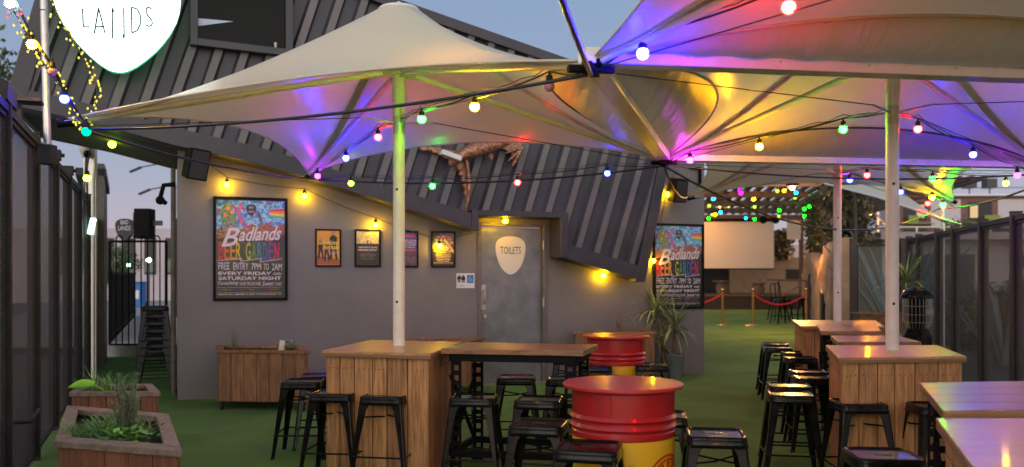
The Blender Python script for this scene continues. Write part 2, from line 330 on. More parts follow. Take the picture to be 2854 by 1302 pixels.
# toilet sign
s0, z1 = SW(1272, 762); s1, z0 = SW(1322, 803)
ws = wroot('toilet_sign', 'small white toilet sign with figures and a blue wheelchair square beside the door', 'sign', (s0+s1)/2, (z0+z1)/2, .004)
sw2, sh2 = s1-s0, z1-z0
b = MB(); b.box(-sw2/2, sw2/2, -.004, 0, -sh2/2, sh2/2); b.build('sign_plate', M['wsign'], ws)
b = MB(); b.box(.02, sw2/2-.015, -.0055, -.0045, -sh2*.16, sh2/2-.02); b.build('blue_square', M['blue'], ws)
b = MB()
for cx_, fem in ((-sw2*.36, 0), (-sw2*.12, 1)):
    H = sh2*.5; zb = -sh2*.12
    b.box(cx_-.018, cx_+.018, -.006, -.005, zb+H*.45, zb+H*.82)
    if fem: b.prism([(cx_-.026, -.005, zb+H*.3), (cx_+.026, -.005, zb+H*.3), (cx_+.01, -.005, zb+H*.6), (cx_-.01, -.005, zb+H*.6)], (0, -.001, 0))
    b.box(cx_-.016, cx_-.003, -.006, -.005, zb, zb+H*.5); b.box(cx_+.003, cx_+.016, -.006, -.005, zb, zb+H*.5)
    for sx in (-1, 1): b.box(cx_+sx*.021-.004, cx_+sx*.021+.004, -.006, -.005, zb+H*.4, zb+H*.8)
    b.prism([(cx_+.011*math.cos(a*.524), -.005, zb+H*.93+.011*math.sin(a*.524)) for a in range(12)], (0, -.001, 0))
b.box(-sw2*.245, -sw2*.235, -.006, -.005, -sh2*.15, sh2*.42)
b.build('figure_symbols', M['ink'], ws)
b = MB(); q = (sw2*.25, sh2*.12); c_ = [(q[0]+.02*math.cos(R(a)), -.0065, q[1]-.012+.02*math.sin(R(a))) for a in range(100, 350, 20)]; b.tube(c_, .0028, 5)
b.tube([(q[0]-.004, -.0065, q[1]+.03), (q[0]-.002, -.0065, q[1]+.002), (q[0]+.018, -.0065, q[1]), (q[0]+.024, -.0065, q[1]-.022), (q[0]+.034, -.0065, q[1]-.02)], .003, 5); b.ball((q[0]-.004, -.0065, q[1]+.042), .006, 8, 5)
b.build('wheelchair_symbol', M['wsign'], ws)
text('lettering', 'Toilets', ws, M['ink'], -sw2*.25, -sh2*.32, sw2*.36, sh2*.1, y=-.0055)
# ================================================================ framed posters
PM = {}
def pm(c, r=.35):
    if c not in PM: PM[c] = mat('poster_ink_'+str(len(PM)), c, r, bump=.02, spec=.5)
    return PM[c]
def art_mat(name, cols, scale):
    m, t, b = nodes(name); b.inputs['Roughness'].default_value = .3
    tc = t.nodes.new('ShaderNodeTexCoord'); n = t.nodes.new('ShaderNodeTexNoise'); n.inputs['Scale'].default_value = scale; n.inputs['Detail'].default_value = 3; n.inputs['Distortion'].default_value = 1.5
    t.links.new(tc.outputs['Object'], n.inputs[0]); r = t.nodes.new('ShaderNodeValToRGB'); r.color_ramp.interpolation = 'CONSTANT'
    for i, c in enumerate(cols):
        e = r.color_ramp.elements[i] if i < 2 else r.color_ramp.elements.new(1)
        e.position = .3+.4*i/len(cols) if i else 0; e.color = (*c, 1)
    t.links.new(n.outputs[0], r.inputs[0]); t.links.new(r.outputs[0], b.inputs['Base Color']); return m
def frame_parts(root, w_, h_, fw, paper):
    b = MB(); b.box(-w_/2, w_/2, -.03, 0, h_/2-fw, h_/2); b.box(-w_/2, w_/2, -.03, 0, -h_/2, -h_/2+fw); b.box(-w_/2, -w_/2+fw, -.03, 0, -h_/2+fw, h_/2-fw); b.box(w_/2-fw, w_/2, -.03, 0, -h_/2+fw, h_/2-fw)
    b.build('frame', M['blackm'], root, bevel=.004)
    b = MB(); b.box(-w_/2+fw, w_/2-fw, -.012, -.004, -h_/2+fw, h_/2-fw); return b.build('poster_sheet', paper, root)
def beer_poster(root, w_, h_):
    sh = frame_parts(root, w_, h_, .03, pm((.010, .010, .012), .22))
    X = lambda u: (u-410)/718*w_; Z = lambda v: (594-v)/1015*h_     # measured on the photographed sheet
    def poly(name, pts, m, y=-.0135): b = MB(); b.prism([(X(u), y, Z(v)) for u, v in pts], (0, .001, 0)); return b.build(name, m, sh)
    sky_ = art_mat('poster_sky', [(.02, .12, .35), (.04, .28, .6), (.25, .5, .7), (.03, .2, .5), (.3, .04, .2)], 9)
    poly('painted_sky', [(82, 120), (738, 120), (738, 390), (600, 410), (400, 440), (82, 480)], sky_)
    poly('painted_hills', [(84, 400), (330, 400), (420, 345), (480, 380), (560, 330), (640, 370), (738, 340), (738, 440), (600, 520), (300, 470), (84, 500)], art_mat('poster_crowd', [(.02, .01, .02), (.3, .07, .03), (.45, .2, .05), (.05, .02, .03), (.2, .03, .12)], 30), -.0137)
    poly('painted_hat', [(190, 118), (215, 160), (262, 260), (270, 330), (240, 360), (140, 360), (112, 250), (150, 150)], art_mat('poster_green', [(.03, .09, .05), (.10, .22, .10), (.18, .28, .14), (.06, .12, .07)], 22), -.014)
    poly('painted_beard', [(130, 340), (240, 330), (300, 400), (270, 430), (200, 420), (110, 430)], art_mat('poster_grey', [(.12, .11, .12), (.3, .27, .28), (.05, .04, .05)], 30), -.0142)
    for (u, v) in ((188, 200), (165, 266), (230, 240)): poly('painted_eye', [(u+19*math.cos(a*.524), v+19*math.sin(a*.524)) for a in range(12)], pm((.75, .2, .04)), -.0145)
    poly('painted_ribbon', [(300, 140), (345, 150), (310, 220), (340, 300), (400, 400), (360, 410), (290, 320), (270, 220)], art_mat('poster_pink', [(.5, .03, .15), (.3, .1, .4), (.6, .15, .25)], 18), -.0143)
    for i, c in enumerate([(.6, .03, .03), (.7, .2, .02), (.7, .5, .04), (.1, .4, .08)]): poly('painted_rainbow', [(585, 205+i*18), (738, 190+i*26), (738, 216+i*26), (590, 222+i*16)], pm(c), -.014)
    poly('painted_tower', [(470, 240), (500, 235), (520, 320), (500, 335)], pm((.08, .08, .09)), -.014)
    b = MB(); b.prism([(X(413)+x, -.0148, Z(190)+z) for x, z in pick_outline(.118, .14)], (0, .001, 0)); pk = b.build('pick_emblem', pm((.012, .012, .02)), sh)
    text('lettering', 'BAD', pk, M['lav'], X(413), Z(186), .048, .03, y=-.0155); text('lettering', 'LANDS', pk, M['lav'], X(411), Z(228), .07, .026, y=-.0155)
    P = lambda s, u0, u1, v0, v1, m=M['lav'], **k: text('lettering', s, sh, m, (X(u0)+X(u1))/2, (Z(v0)+Z(v1))/2, X(u1)-X(u0), Z(v0)-Z(v1), y=k.pop('y', -.0145), **k)
    cols = [(.55, .02, .03), (.62, .10, .03), (.66, .22, .02), (.66, .40, .02), None, (.36, .42, .03), (.10, .25, .06), (.01, .22, .40), (.01, .12, .42), (.15, .05, .30), (.60, .01, .12)]
    u = 100
    for ch, c in zip('BEER GARDEN', cols):
        if ch != ' ': P(ch, u, u+47, 530, 702, pm(c), off=.012)
        u += 52 if ch != ' ' else 38; 
        if ch in 'BEERGARDEN': u += 3.6
    P('B', 118, 308, 392, 570, y=-.0165, shear=.45, off=.01, rot=.08)
    P('adlands', 290, 710, 375, 512, y=-.0165, shear=.5, off=.016, rot=.05)
    for (u0, v0, u1, v1) in ((92, 712, 325, 690), (325, 690, 308, 716), (308, 716, 512, 688), (512, 688, 498, 722), (498, 722, 714, 690)):
        b = MB(); b.bar((X(u0), -.0155, Z(v0)), (X(u1), -.0155, Z(v1)), .006, .002, up=(0, 1, 0)); b.build('zigzag_rule', M['lav'], sh)
    P('FREE', 100, 205, 728, 798); P('ENTRY', 240, 385, 730, 800); P('7PM', 415, 508, 736, 800); P('TO', 532, 584, 738, 800); P('2AM', 616, 712, 736, 804)
    P('EVERY FRIDAY', 100, 610, 818, 850, off=.02); P('AND', 626, 706, 826, 850, off=.01); P('SATURDAY NIGHT', 100, 706, 866, 900, off=.02)
    P('Tantalising', 96, 292, 912, 955, shear=.4, rot=.04); P('FOOD TRUCKS AND', 302, 508, 920, 952); P('Sweet', 520, 636, 912, 955, shear=.4, rot=.05); P('TUNES', 642, 708, 924, 954)
    rr = random.Random(3); 
    for k in range(26):
        c = cols[[0, 1, 2, 3, 5, 6, 7, 8, 9, 10][k % 10]]; P(rr.choice('EAHNOSTR'), 98+k*23.3, 98+k*23.3+16, 986, 1004, pm(tuple(.6*q for q in c)))
    for v in (972, 1022): b = MB(); b.box(X(98), X(704), -.0145, -.0135, Z(v)-.0012, Z(v)+.0012); b.build('rule', M['lav'], sh)
    P('BADLANDS BAR. 9 ABERDEEN ST. PERTH  WWW.BADLANDS.BAR', 96, 660, 1033, 1046, off=.01); P('f', 676, 688, 1033, 1046); P('O', 692, 706, 1033, 1046)
s0, zt = SW(594, 547); s1, zb = SW(801, 836.5)
pw, ph = s1-s0, zt-zb
bp = wroot('framed_poster', 'big colourful black framed Beer Garden poster at the left end of the grey wall', 'poster', (s0+s1)/2, (zt+zb)/2, .002, 'large Beer Garden posters on the grey wall')
beer_poster(bp, pw, ph)
s1b, ztb = SW(1960, 628); _, zbb = SW(1960, 858)
bp2 = copy_tree(bp); bp2.location = W(s1b-pw/2, .002, (ztb+zbb)/2)
print('poster', pw, ph, 'r', ztb-zbb)
bp2['label'] = 'big colourful black framed Beer Garden poster at the right corner behind the yucca leaves'
def small(u0, v0, u1, v1, label, fn):
    a0, za = SW(u0, v0); a1, zb_ = SW(u1, v1); w_, h_ = a1-a0, za-zb_
    r = wroot('framed_poster', label, 'poster', (a0+a1)/2, (za+zb_)/2, .002, 'small framed band posters in a row on the grey wall')
    fn(r, w_, h_)
def T(sh, s, m, x, z, w_, h_, **k): return text('lettering', s, sh, m, x, z, w_, h_, y=k.pop('y', -.0145), **k)
def shape(sh, name, pts, m, y=-.013): b = MB(); b.prism([(x, y, z) for x, z in pts], (0, .0008, 0)); return b.build(name, m, sh)
def figure(sh, x, z0, h, skin=(.45, .2, .12), c=(.015, .015, .02)):
    shape(sh, 'printed_figure', [(x-.13*h, z0+.02*h), (x-.05*h, z0), (x, z0+.4*h), (x+.08*h, z0-.02*h), (x+.14*h, z0+.02*h), (x+.09*h, z0+.5*h), (x+.13*h, z0+.74*h), (x+.04*h, z0+.82*h), (x-.06*h, z0+.82*h), (x-.13*h, z0+.72*h), (x-.1*h, z0+.45*h)], pm(c), -.0135)
    shape(sh, 'printed_head', [(x+.055*h*math.cos(a*.628), z0+.9*h+.08*h*math.sin(a*.628)) for a in range(10)], pm(skin), -.0137)
def f1(r, w_, h_):
    sh = frame_parts(r, w_, h_, .018, pm((.72, .30, .03)))
    shape(sh, 'printed_floor', [(-w_*.43, -h_*.45), (w_*.43, -h_*.45), (w_*.43, -h_*.3), (-w_*.43, -h_*.22)], pm((.32, .08, .04)), -.0128)
    figure(sh, -w_*.29, -h_*.3, h_*.58); figure(sh, -w_*.06, -h_*.36, h_*.6, (.5, .3, .22)); figure(sh, w_*.2, -h_*.32, h_*.8)
    T(sh, 'something', pm((.85, .55, .1)), 0, h_*.12, w_*.84, h_*.14, off=.02); T(sh, 'for kate', pm((.85, .55, .1)), w_*.13, h_*.02, w_*.6, h_*.12, off=.02)
    T(sh, 'saturday 10 january', pm((.6, .04, .02)), w_*.13, -h_*.06, w_*.6, h_*.035); T(sh, 'live outdoors', M['lav'], w_*.2, -h_*.11, w_*.42, h_*.03); T(sh, 'badlands bar', M['lav'], w_*.24, -h_*.16, w_*.4, h_*.03)
def f2(r, w_, h_):
    sh = frame_parts(r, w_, h_, .018, pm((.022, .02, .02)))
    shape(sh, 'printed_sky', [(-w_*.43, h_*.12), (w_*.43, h_*.12), (w_*.43, h_*.45), (-w_*.43, h_*.45)], art_mat('poster_clouds', [(.18, .16, .09), (.5, .45, .28), (.3, .27, .15), (.6, .55, .35)], 14))
    figure(sh, 0, h_*.1, h_*.13, (.03, .03, .03))
    T(sh, 'GREGORY ALAN', M['lav'], 0, h_*.02, w_*.72, h_*.035, off=.02); T(sh, 'ISAKOV', M['lav'], 0, -h_*.05, w_*.72, h_*.05, off=.02)
    for k, (q, ww) in enumerate([('with special guests', .4), ('MELBOURNE   PERTH   SYDNEY', .6), ('BADLANDS BAR   DOORS 7PM', .6), ('THE TOUR   JANUARY', .5), ('tickets on sale now', .56), ('live on stage', .4)]): T(sh, q, pm((.4, .33, .28)), 0, -h_*(.13+.035*k), w_*ww, h_*.016)
def f3(r, w_, h_):
    sh = frame_parts(r, w_, h_, .018, pm((.05, .05, .22)))
    shape(sh, 'printed_road', [(-w_*.43, -h_*.45), (w_*.43, -h_*.45), (w_*.43, -h_*.04), (-w_*.43, -h_*.0)], art_mat('poster_road', [(.03, .02, .05), (.12, .05, .07), (.06, .04, .1)], 12))
    T(sh, 'SUMMER', pm((.45, .08, .2)), w_*.1, h_*.36, w_*.6, h_*.1, off=.02)
    for k, q in enumerate(['REGITATOR', 'DEATHRAYS', 'FOUR STORM', 'STONE GIANTS', 'AND MORE']): T(sh, q, M['lav'], w_*.1, h_*(.24-.05*k), w_*(.66-.03*k), h_*(.04-.003*k), off=.02)
    b = MB(); b.box(-w_*.42, w_*.42, -.0145, -.0137, -h_*.05, -h_*.02); b.build('red_bar', pm((.65, .08, .06)), sh)
    for k in range(3): T(sh, 'FRI 10 THE HALL PERTH', pm((.13, .13, .16)), w_*.06, -h_*(.24+.06*k), w_*.7, h_*.04, off=.02)
def f4(r, w_, h_):
    sh = frame_parts(r, w_, h_, .018, pm((.015, .012, .018)))
    shape(sh, 'printed_swirl', [(-w_*.3, h_*.05), (0, 0), (w_*.43, -h_*.1), (w_*.43, h_*.45), (-w_*.1, h_*.45), (-w_*.4, h_*.3)], art_mat('poster_swirl', [(.35, .08, .03), (.03, .1, .4), (.02, .02, .03), (.4, .15, .05), (.02, .2, .5)], 8))
    for i, c in enumerate([(.65, .06, .03), (.7, .45, .05), (.12, .4, .06)]): shape(sh, 'printed_rainbow', [(w_*.0+i*.012, h_*.3-i*.014), (w_*.03+i*.012, h_*.32-i*.014), (w_*.43, -h_*(.02+i*.04)), (w_*.43, -h_*(.06+i*.04))], pm(c), -.0135)
    for k in range(11): T(sh, ['FREE ENTRY', 'LIVE MUSIC', 'EVERY WEEKEND', 'TICKETS ON SALE NOW HERE', 'BANDS AND DJS', 'FOOD TRUCKS', 'COLD BEER GARDEN', 'OPEN UNTIL LATE', 'SUMMER SERIES', 'PERTH BAR', 'ALL WELCOME TO THE GARDEN'][k], pm((.75, .6, .3)), 0, h_*(.09-.047*k), w_*(.3, .45, .5, .82, .6, .6, .66, .6, .6, .5, .8)[k], h_*.026, off=.02)
small(878, 638, 950, 743, 'small yellow framed poster with dark suited figures, leftmost of the four band posters', f1)
small(988, 639, 1060, 744, 'small framed poster, pale cloudy sky over black text, directly under a yellow wall bulb', f2)
small(1096, 643, 1165, 745, 'small blue framed poster half hidden behind the white umbrella pole', f3)
small(1201, 644, 1268, 745, 'small framed poster with a rainbow, a yellow bulb glaring before it', f4)
# ================================================================ tilted container
OFF = .34
bot = [SO(u, v, OFF) for u, v in ((12, 262), (117, 284), (241, 312), (441, 367), (632, 409), (780, 450), (1190, 577), (1405, 645), (1612, 707))]
top = [SO(u, v, OFF) for u, v in ((177, -300), (600, -150), (1000, 0), (1400, 140), (1705, 247))]
zb_ = lambda s: interp(bot, s); zt_ = lambda s: interp(top, s)
ct = wroot('shipping_container', 'huge dark grey corrugated shipping container tilted above the grey wall and door', 'container', 0, 0)
rail = .20
nl, nr = SO(1188, 550, OFF)[0], SO(1418, 550, OFF)[0]; nz = SO(1300, 541, OFF)[1]
def bot_s(s, proud=0):
    z = zb_(s)+rail
    if nl < s < nr: z = max(z, nz)
    return z
b = MB(); per, d_ = .278, .062; lean = math.tan(R(17.5))
sA, sB = bot[0][0]+.19, bot[-1][0]-.12
prof = []; s = sA-.2
while s < sB:
    for ds, dy in ((0, 0), (.075, 0), (.115, d_), (.235, d_)): prof.append((s+ds, dy))
    s += per
# the sheet is one continuous folded surface; each fold line leans with the container
endL = lambda z: lerp(bot[0][0], top[0][0], (z-bot[0][1])/(top[0][1]-bot[0][1]))+.2
endR = lambda z: lerp(bot[-1][0], top[-1][0], (z-bot[-1][1])/(top[-1][1]-bot[-1][1]))-.1
rows = 7; cols_ = []
rr = random.Random(5)
s = sA-.9
while s < sB+.1:
    for ds, dy in ((0, 0), (.085, 0), (.115, d_), (.245, d_)):
        s0 = s+ds; z0 = bot_s(s0); s1 = s0
        for _ in range(12): s1 = s0+(zt_(s1)-zb_(s0))*lean
        cc = []
        for k in range(rows+1):
            t = k/rows; sx = lerp(s0, s1, t)-0*(z0-zb_(s0)); z = lerp(zb_(s0), zt_(s1), t)
            dent = rr.uniform(0, .018)*(1 if s0 > 5.8 and k < 3 else .25)
            cc.append([sx, -OFF+dy+dent, z])
        # clip into end posts and above the rail
        for c in cc:
            c[0] = min(max(c[0], endL(c[2])), endR(c[2])); 
        cols_.append(cc)
    s += per
vs = []; fs = []
for cc in cols_: vs += [tuple(c) for c in cc]
n = rows+1
for i in range(len(cols_)-1):
    for k in range(rows):
        q = (i*n+k, (i+1)*n+k, (i+1)*n+k+1, i*n+k+1)
        if len({tuple(round(x, 4) for x in vs[j]) for j in q}) < 4: continue
        fs.append(q)
# cut the doorway notch: faces wholly inside the notch are dropped after subdivision along z
bm = bmesh.new(); bv = [bm.verts.new(v) for v in vs]
for q in fs:
    try: bm.faces.new([bv[j] for j in q])
    except ValueError: pass
bmesh.ops.delete(bm, geom=[v for v in bm.verts if not v.link_faces], context='VERTS')
for co, no in (((nl+.02, 0, 0), (1, 0, 0)), ((nr-.02, 0, 0), (1, 0, 0)), ((0, 0, nz+.02), (0, 0, 1))):
    bmesh.ops.bisect_plane(bm, geom=bm.verts[:]+bm.edges[:]+bm.faces[:], plane_co=co, plane_no=no)
bmesh.ops.delete(bm, geom=[f for f in bm.faces if nl+.02 < f.calc_center_median().x < nr-.02 and f.calc_center_median().z < nz+.02], context='FACES')
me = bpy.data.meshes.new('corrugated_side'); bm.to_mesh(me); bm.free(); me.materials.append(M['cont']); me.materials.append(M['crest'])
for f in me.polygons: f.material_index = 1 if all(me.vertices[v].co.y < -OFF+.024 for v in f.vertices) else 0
o = bpy.data.objects.new('corrugated_side', me); COL.objects.link(o); o.parent = ct
# rails, posts, underside, back and roof
def strip(name, pts, h, y0, y1, m, up=True):
    b = MB()
    for (a, za), (c, zc) in zip(pts[:-1], pts[1:]):
        b.add([(a, y0, za), (c, y0, zc), (c, y1, zc), (a, y1, za), (a, y0, za+h), (c, y0, zc+h), (c, y1, zc+h), (a, y1, za+h)], [(0, 3, 2, 1), (4, 5, 6, 7), (0, 1, 5, 4), (1, 2, 6, 5), (2, 3, 7, 6), (3, 0, 4, 7)])
    return b.build(name, m, ct)
bl = [p for p in bot if p[0] < nl-.02]+[(nl, zb_(nl))]; br = [(nr, zb_(nr))]+[p for p in bot if p[0] > nr+.02]
strip('bottom_rail', bl, rail, -OFF-.05, -.02, M['contd']); strip('bottom_rail', br, rail, -OFF-.05, -.02, M['contd'])
strip('top_rail', [(x, z-.13) for x, z in top], .13, -OFF-.04, -OFF+.12, M['contd'])
def post(s0z, s1z, w_, m, name, y0=-OFF-.055):
    (a, za), (c, zc) = s0z, s1z; b = MB()
    b.prism([(a, y0, za), (a+w_, y0, za+.0), (c+w_, y0, zc), (c, y0, zc)], (0, .2, 0)); return b.build(name, m, ct, bevel=.01)
p = post((bot[0][0], bot[0][1]), (top[0][0], top[0][1]), .2, M['contd'], 'end_post')
b = MB(); cc0 = SO(31, 283, OFF); b.lathe([(.001, 0), (.035, 0), (.035, .004)], (0, 0, 0), 16); h = b.build('casting_hole', M['ink'], p); h.location = (cc0[0], -OFF-.057, cc0[1]); h.rotation_euler = (R(90), 0, 0)
post((bot[-1][0]-.12, bot[-1][1]-.01), (top[-1][0]-.12, top[-1][1]), .16, M['contd'], 'end_post', -OFF-.06)
b = MB(); b.box(nl-.03, nl+.07, -OFF-.07, -.02, zb_(nl)-.02, nz+.05); b.box(nr-.07, nr+.04, -OFF-.07, -.02, zb_(nr)+.0, nz+.05); b.box(nl+.07, nr-.07, -OFF-.07, -.02, nz-.03, nz+.05)
b.build('doorway_surround', M['contd'], ct, bevel=.008)
b = MB(); D = 2.1
bs = [p for p in bot if p[0] < 2.2]
for (a, za), (c, zc) in zip(bs[:-1], bs[1:]): b.add([(a, -.02, za+.05), (c, -.02, zc+.05), (c, D, zc+.02), (a, D, za+.02), (a, -.02, za+.15), (c, -.02, zc+.15), (c, D, zc+.12), (a, D, za+.12)], [(0, 3, 2, 1), (4, 5, 6, 7), (2, 3, 7, 6)])
b.build('floor_underside', M['under'], ct)
b = MB(); b.prism([(bot[0][0]+.02, -OFF+.14, bot[0][1]), (top[0][0]+.02, -OFF+.14, top[0][1]), (top[0][0]+.02, D, top[0][1]), (bot[0][0]+.02, D, bot[0][1])], (.05, 0, 0)); b.build('end_wall', M['cont'], ct)
b = MB()
for (a, za), (c, zc) in zip(top[:-1], top[1:]): b.add([(a, -OFF+.1, za-.02), (c, -OFF+.1, zc-.02), (c, D, zc-.02), (a, D, za-.02)], [(0, 1, 2, 3)])
b.build('roof', M['under'], ct)
b = MB()
lo = [(x, max(z, 3.27) if x > .1 else z) for x, z in bot]; 
for (a, za), (c, zc) in zip(lo[:-1], lo[1:]): b.add([(a, D, za), (c, D, zc), (c, D, max(zt_(c), zc)), (a, D, max(zt_(a), za))], [(0, 1, 2, 3)])
b.prism([(top[-1][0], -OFF+.14, top[-1][1]-.02), (top[-1][0], D, top[-1][1]-.02), (top[-1][0]-.12, D, 3.26), (top[-1][0]-.12, -OFF+.14, 3.26)], (-.04, 0, 0))
b.build('back_wall', M['cont'], ct)
# window in the container
wl, wzb = SO(478, 113, OFF+.07); wr, _ = SO(737, 122, OFF+.07); wzt = wzb+1.15
cw = wl, wr
b = MB(); f_ = .085; y0 = -OFF-.09; y1 = -OFF+.05; zr = wzb-.02
b.box(wl, wl+f_, y0, y1, wzb, wzt); b.box(wr-f_, wr, y0, y1, wzb-.03, wzt)
b.prism([(wl+f_, y0, wzb), (wr-f_, y0, wzb-.03), (wr-f_, y0, wzb+f_-.03), (wl+f_, y0, wzb+f_)], (0, .14, 0)); b.box(wl+f_, wr-f_, y0, y1, wzt-f_, wzt)
wf = b.build('window_frame', M['cont'], ct, bevel=.006)
b = MB(); b.box(wl+f_, wr-f_, y0+.07, y0+.09, wzb, wzt-f_); b.build('window_pane', M['glass'], wf)
b = MB(); b.prism([(wl+f_+.005, y0+.064, wzb+.33), (wl+f_+.40, y0+.064, wzb+.335), (wl+f_+.005, y0+.064, wzb+.24)], (0, .003, 0)); b.build('pale_blind_edge', mat('pale_blind', (.42, .5, .62), .6, bump=.02), wf)
b = MB(); b.tube([(wr-.2, y0+.06, wzb+.05), (wr-.2, y0+.06, wzb+.13)], [.012, .02], 8); b.build('clear_cup', mat('clear_plastic', (.4, .4, .38), .15, bump=.05), wf)
# ---- dragon sculpture
dg = wroot('dragon_sculpture', 'copper coloured dragon sculpture with ragged wings mounted on the container side', 'sculpture', *SW(1240, 470, OFF), OFF)
def dpt(u, v, off): s, z = SW(1180+u/5.34, 380+v/5.34, OFF+off); return W(s, OFF+off, z)
def dpoly(name, pts, off, th, par=dg, m=None, bev=.012):
    b = MB(); n_ = Vector((wn.x, wn.y, 0)); b.prism([dpt(u, v, off) for u, v in pts], -n_*th); return b.build(name, m or M['copper'], par, world=True, bevel=bev)
dpoly('wing', [(-60, 180), (-20, 212), (120, 215), (140, 250), (220, 255), (235, 285), (300, 300), (310, 325), (380, 330), (420, 350), (520, 330), (600, 240), (520, 212), (430, 208), (300, 190), (120, 150), (0, 120)], .07, .05)
dpoly('wing', [(480, 330), (600, 300), (640, 330), (642, 380), (662, 450), (680, 540), (692, 640), (700, 740), (690, 860), (685, 940), (665, 1010), (650, 1060), (625, 1090), (622, 1050), (642, 980), (638, 900), (612, 850), (627, 800), (597, 740), (607, 690), (567, 640), (578, 600), (527, 570), (552, 520), (492, 490), (497, 450), (470, 400)], .09, .06)
dpoly('wing', [(1020, 60), (1490, 60), (1480, 160), (1470, 230), (1430, 310), (1390, 390), (1330, 450), (1320, 430), (1340, 370), (1320, 330), (1320, 270), (1280, 230), (1230, 250), (1250, 215), (1180, 190), (1090, 175)], .07, .05)
for a_, c_ in (((1470, 165), (1225, 252)), ((1455, 200), (1268, 362)), ((1475, 170), (1330, 445))):
    b = MB(); b.tube([dpt(*a_, .1), dpt((a_[0]+c_[0])/2, (a_[1]+c_[1])/2, .12), dpt(*c_, .09)], [.03, .02, .008], 8); b.build('wing_spine', M['copper'], dg, world=True)
b = MB(); b.tube([dpt(385, 425, .16), dpt(400, 410, .17), dpt(450, 385, .18), dpt(520, 330, .17), dpt(620, 250, .18), dpt(760, 205, .2), dpt(900, 165, .2), dpt(1060, 130, .18), dpt(1250, 80, .15)], [.02, .045, .06, .05, .08, .10, .10, .08, .05], 12); b.build('body', M['copper'], dg, world=True)
b = MB(); b.tube([dpt(630, 330, .12), dpt(665, 500, .13), dpt(688, 720, .13), dpt(668, 960, .12), dpt(635, 1080, .1)], [.03, .028, .026, .018, .006], 8); b.build('wing_spine', M['copper'], dg, world=True)
dpoly('tail', [(970, 150), (1035, 150), (1020, 250), (1050, 280), (1022, 365), (1000, 345), (945, 285), (976, 250)], .1, .03)
fl = thing('floodlight', 'small white floodlight fixed beside the copper dragon head', 'light fitting', dpt(430, 290, .3), WA)
b = MB(); b.box(-.15, .12, -.05, .05, -.035, .03); b.build('housing', M['white'], fl, bevel=.01).rotation_euler = (0, R(17), 0)
b = MB(); b.tube([(0, .02, 0), (.02, .22, -.02)], .014, 8); b.build('bracket', M['galv'], fl)
# ---- illuminated pick sign
ssz = [SO(u, v, OFF+.3) for u, v in ((297, 182), (148, 0), (437, 0))]
psW = (ssz[2][0]-ssz[1][0])*1.12; psH = psW*1.22
sg = wroot('pick_sign', 'huge glowing white guitar pick sign with thin LANDS lettering on the container', 'illuminated sign', ssz[0][0], ssz[0][1], OFF+.3)
def bigpick(sc_=1.0):     # left/right profile measured from the tip upward, in half-widths of the sign
    prof = [(0, .0), (.07, .004), (.14, .022), (.2, .05), (.3, .105), (.45, .215), (.6, .345), (.72, .475), (.83, .62), (.93, .80), (.98, .95), (1.0, 1.12), (.99, 1.3), (.95, 1.48), (.86, 1.66), (.7, 1.83), (.5, 1.95), (.25, 2.02), (0, 2.04)]
    h_ = psW/2; r = [(x*h_*sc_, z*h_*1.18) for x, z in prof]; return r+[(-x, z) for x, z in r[-2:0:-1]]
b = MB(); b.prism([(x, .0, z) for x, z in bigpick()], (0, .08, 0)); b.build('casing', emis('sign_green_edge', (.10, 1, .40), .55), sg)
b = MB(); b.prism([(x, -.012, z+.001) for x, z in bigpick(.999)], (0, .011, 0)); fc = b.build('sign_face', emis('sign_white', (.84, 1, .92), 3.2), sg)
gl = emis('sign_letter_edge', (.04, .2, .11), .3); 
def lx(u, v): s, z = SW(u/3.56, v/3.56, OFF+.315); return (s-ssz[0][0], -.016, z-ssz[0][1])
for nm, strokes in (('letter', [((820, 85), (826, 268)), ((826, 268), (892, 268))]), ('letter', [((978, 80), (936, 335)), ((978, 80), (1042, 330)), ((948, 266), (1026, 266))]), ('letter', [((1113, 80), (1116, 385)), ((1228, 75), (1232, 380)), ((1113, 80), (1130, 120)), ((1218, 345), (1232, 382))]),
                    ('letter', [((1305, 72), (1309, 328)), ((1305, 72), (1360, 90)), ((1360, 90), (1392, 150)), ((1392, 150), (1392, 240)), ((1392, 240), (1362, 305)), ((1362, 305), (1309, 328))]),
                    ('letter', [((1505, 90), (1475, 68)), ((1475, 68), (1447, 95)), ((1447, 95), (1460, 145)), ((1460, 145), (1508, 205)), ((1508, 205), (1510, 245)), ((1510, 245), (1482, 264)), ((1482, 264), (1443, 245))])):
    b = MB()
    for p_, q_ in strokes: b.bar(lx(*p_), lx(*q_), .017, .006, up=(0, 1, 0))
    b.build(nm, gl, fc)
b = MB(); b.bar((-.3, .0, .9), (-.3, .32, .9), .04, .04); b.bar((.3, .0, .9), (.3, .32, .9), .04, .04); b.build('bracket', M['blackm'], sg)
# ---- speakers on the wall
def speaker(u, v, hw, hh, off, label, tilt, yaw=0):
    s, z = SO(u, v, off); r = wroot('wall_speaker', label, 'speaker', s, z, off, 'black loudspeakers fixed high on the grey wall')
    b = MB(); b.box(-hw, hw, -.14, .14, -hh, hh); c = b.build('cabinet', M['blackm'], r, bevel=.015); c.rotation_euler = (R(12), R(tilt), R(yaw))
    b = MB(); b.box(-hw+.02, hw-.02, -.152, -.141, -hh+.02, hh-.02); b.build('grille', mat('speaker_grille', (.018, .018, .018), .7, bump=.6), c)
    b = MB(); b.tube([(0, .12, 0), (0, off, 0)], .02, 8); b.build('bracket', M['blackm'], r)
speaker(494, 412, .115, .18, .3, 'black loudspeaker tilted on the left end of the grey wall above the big poster', 6, 14)
speaker(1705, 479, .10, .165, .22, 'black loudspeaker at the right end of the grey wall above the second big poster', 0, -10)
s, z = SO(1752, 440, .05)
pf = wroot('wall_panel_frame', 'dark rectangular bracket frame high on the right wall end above the speaker', 'frame', s, z, .03)
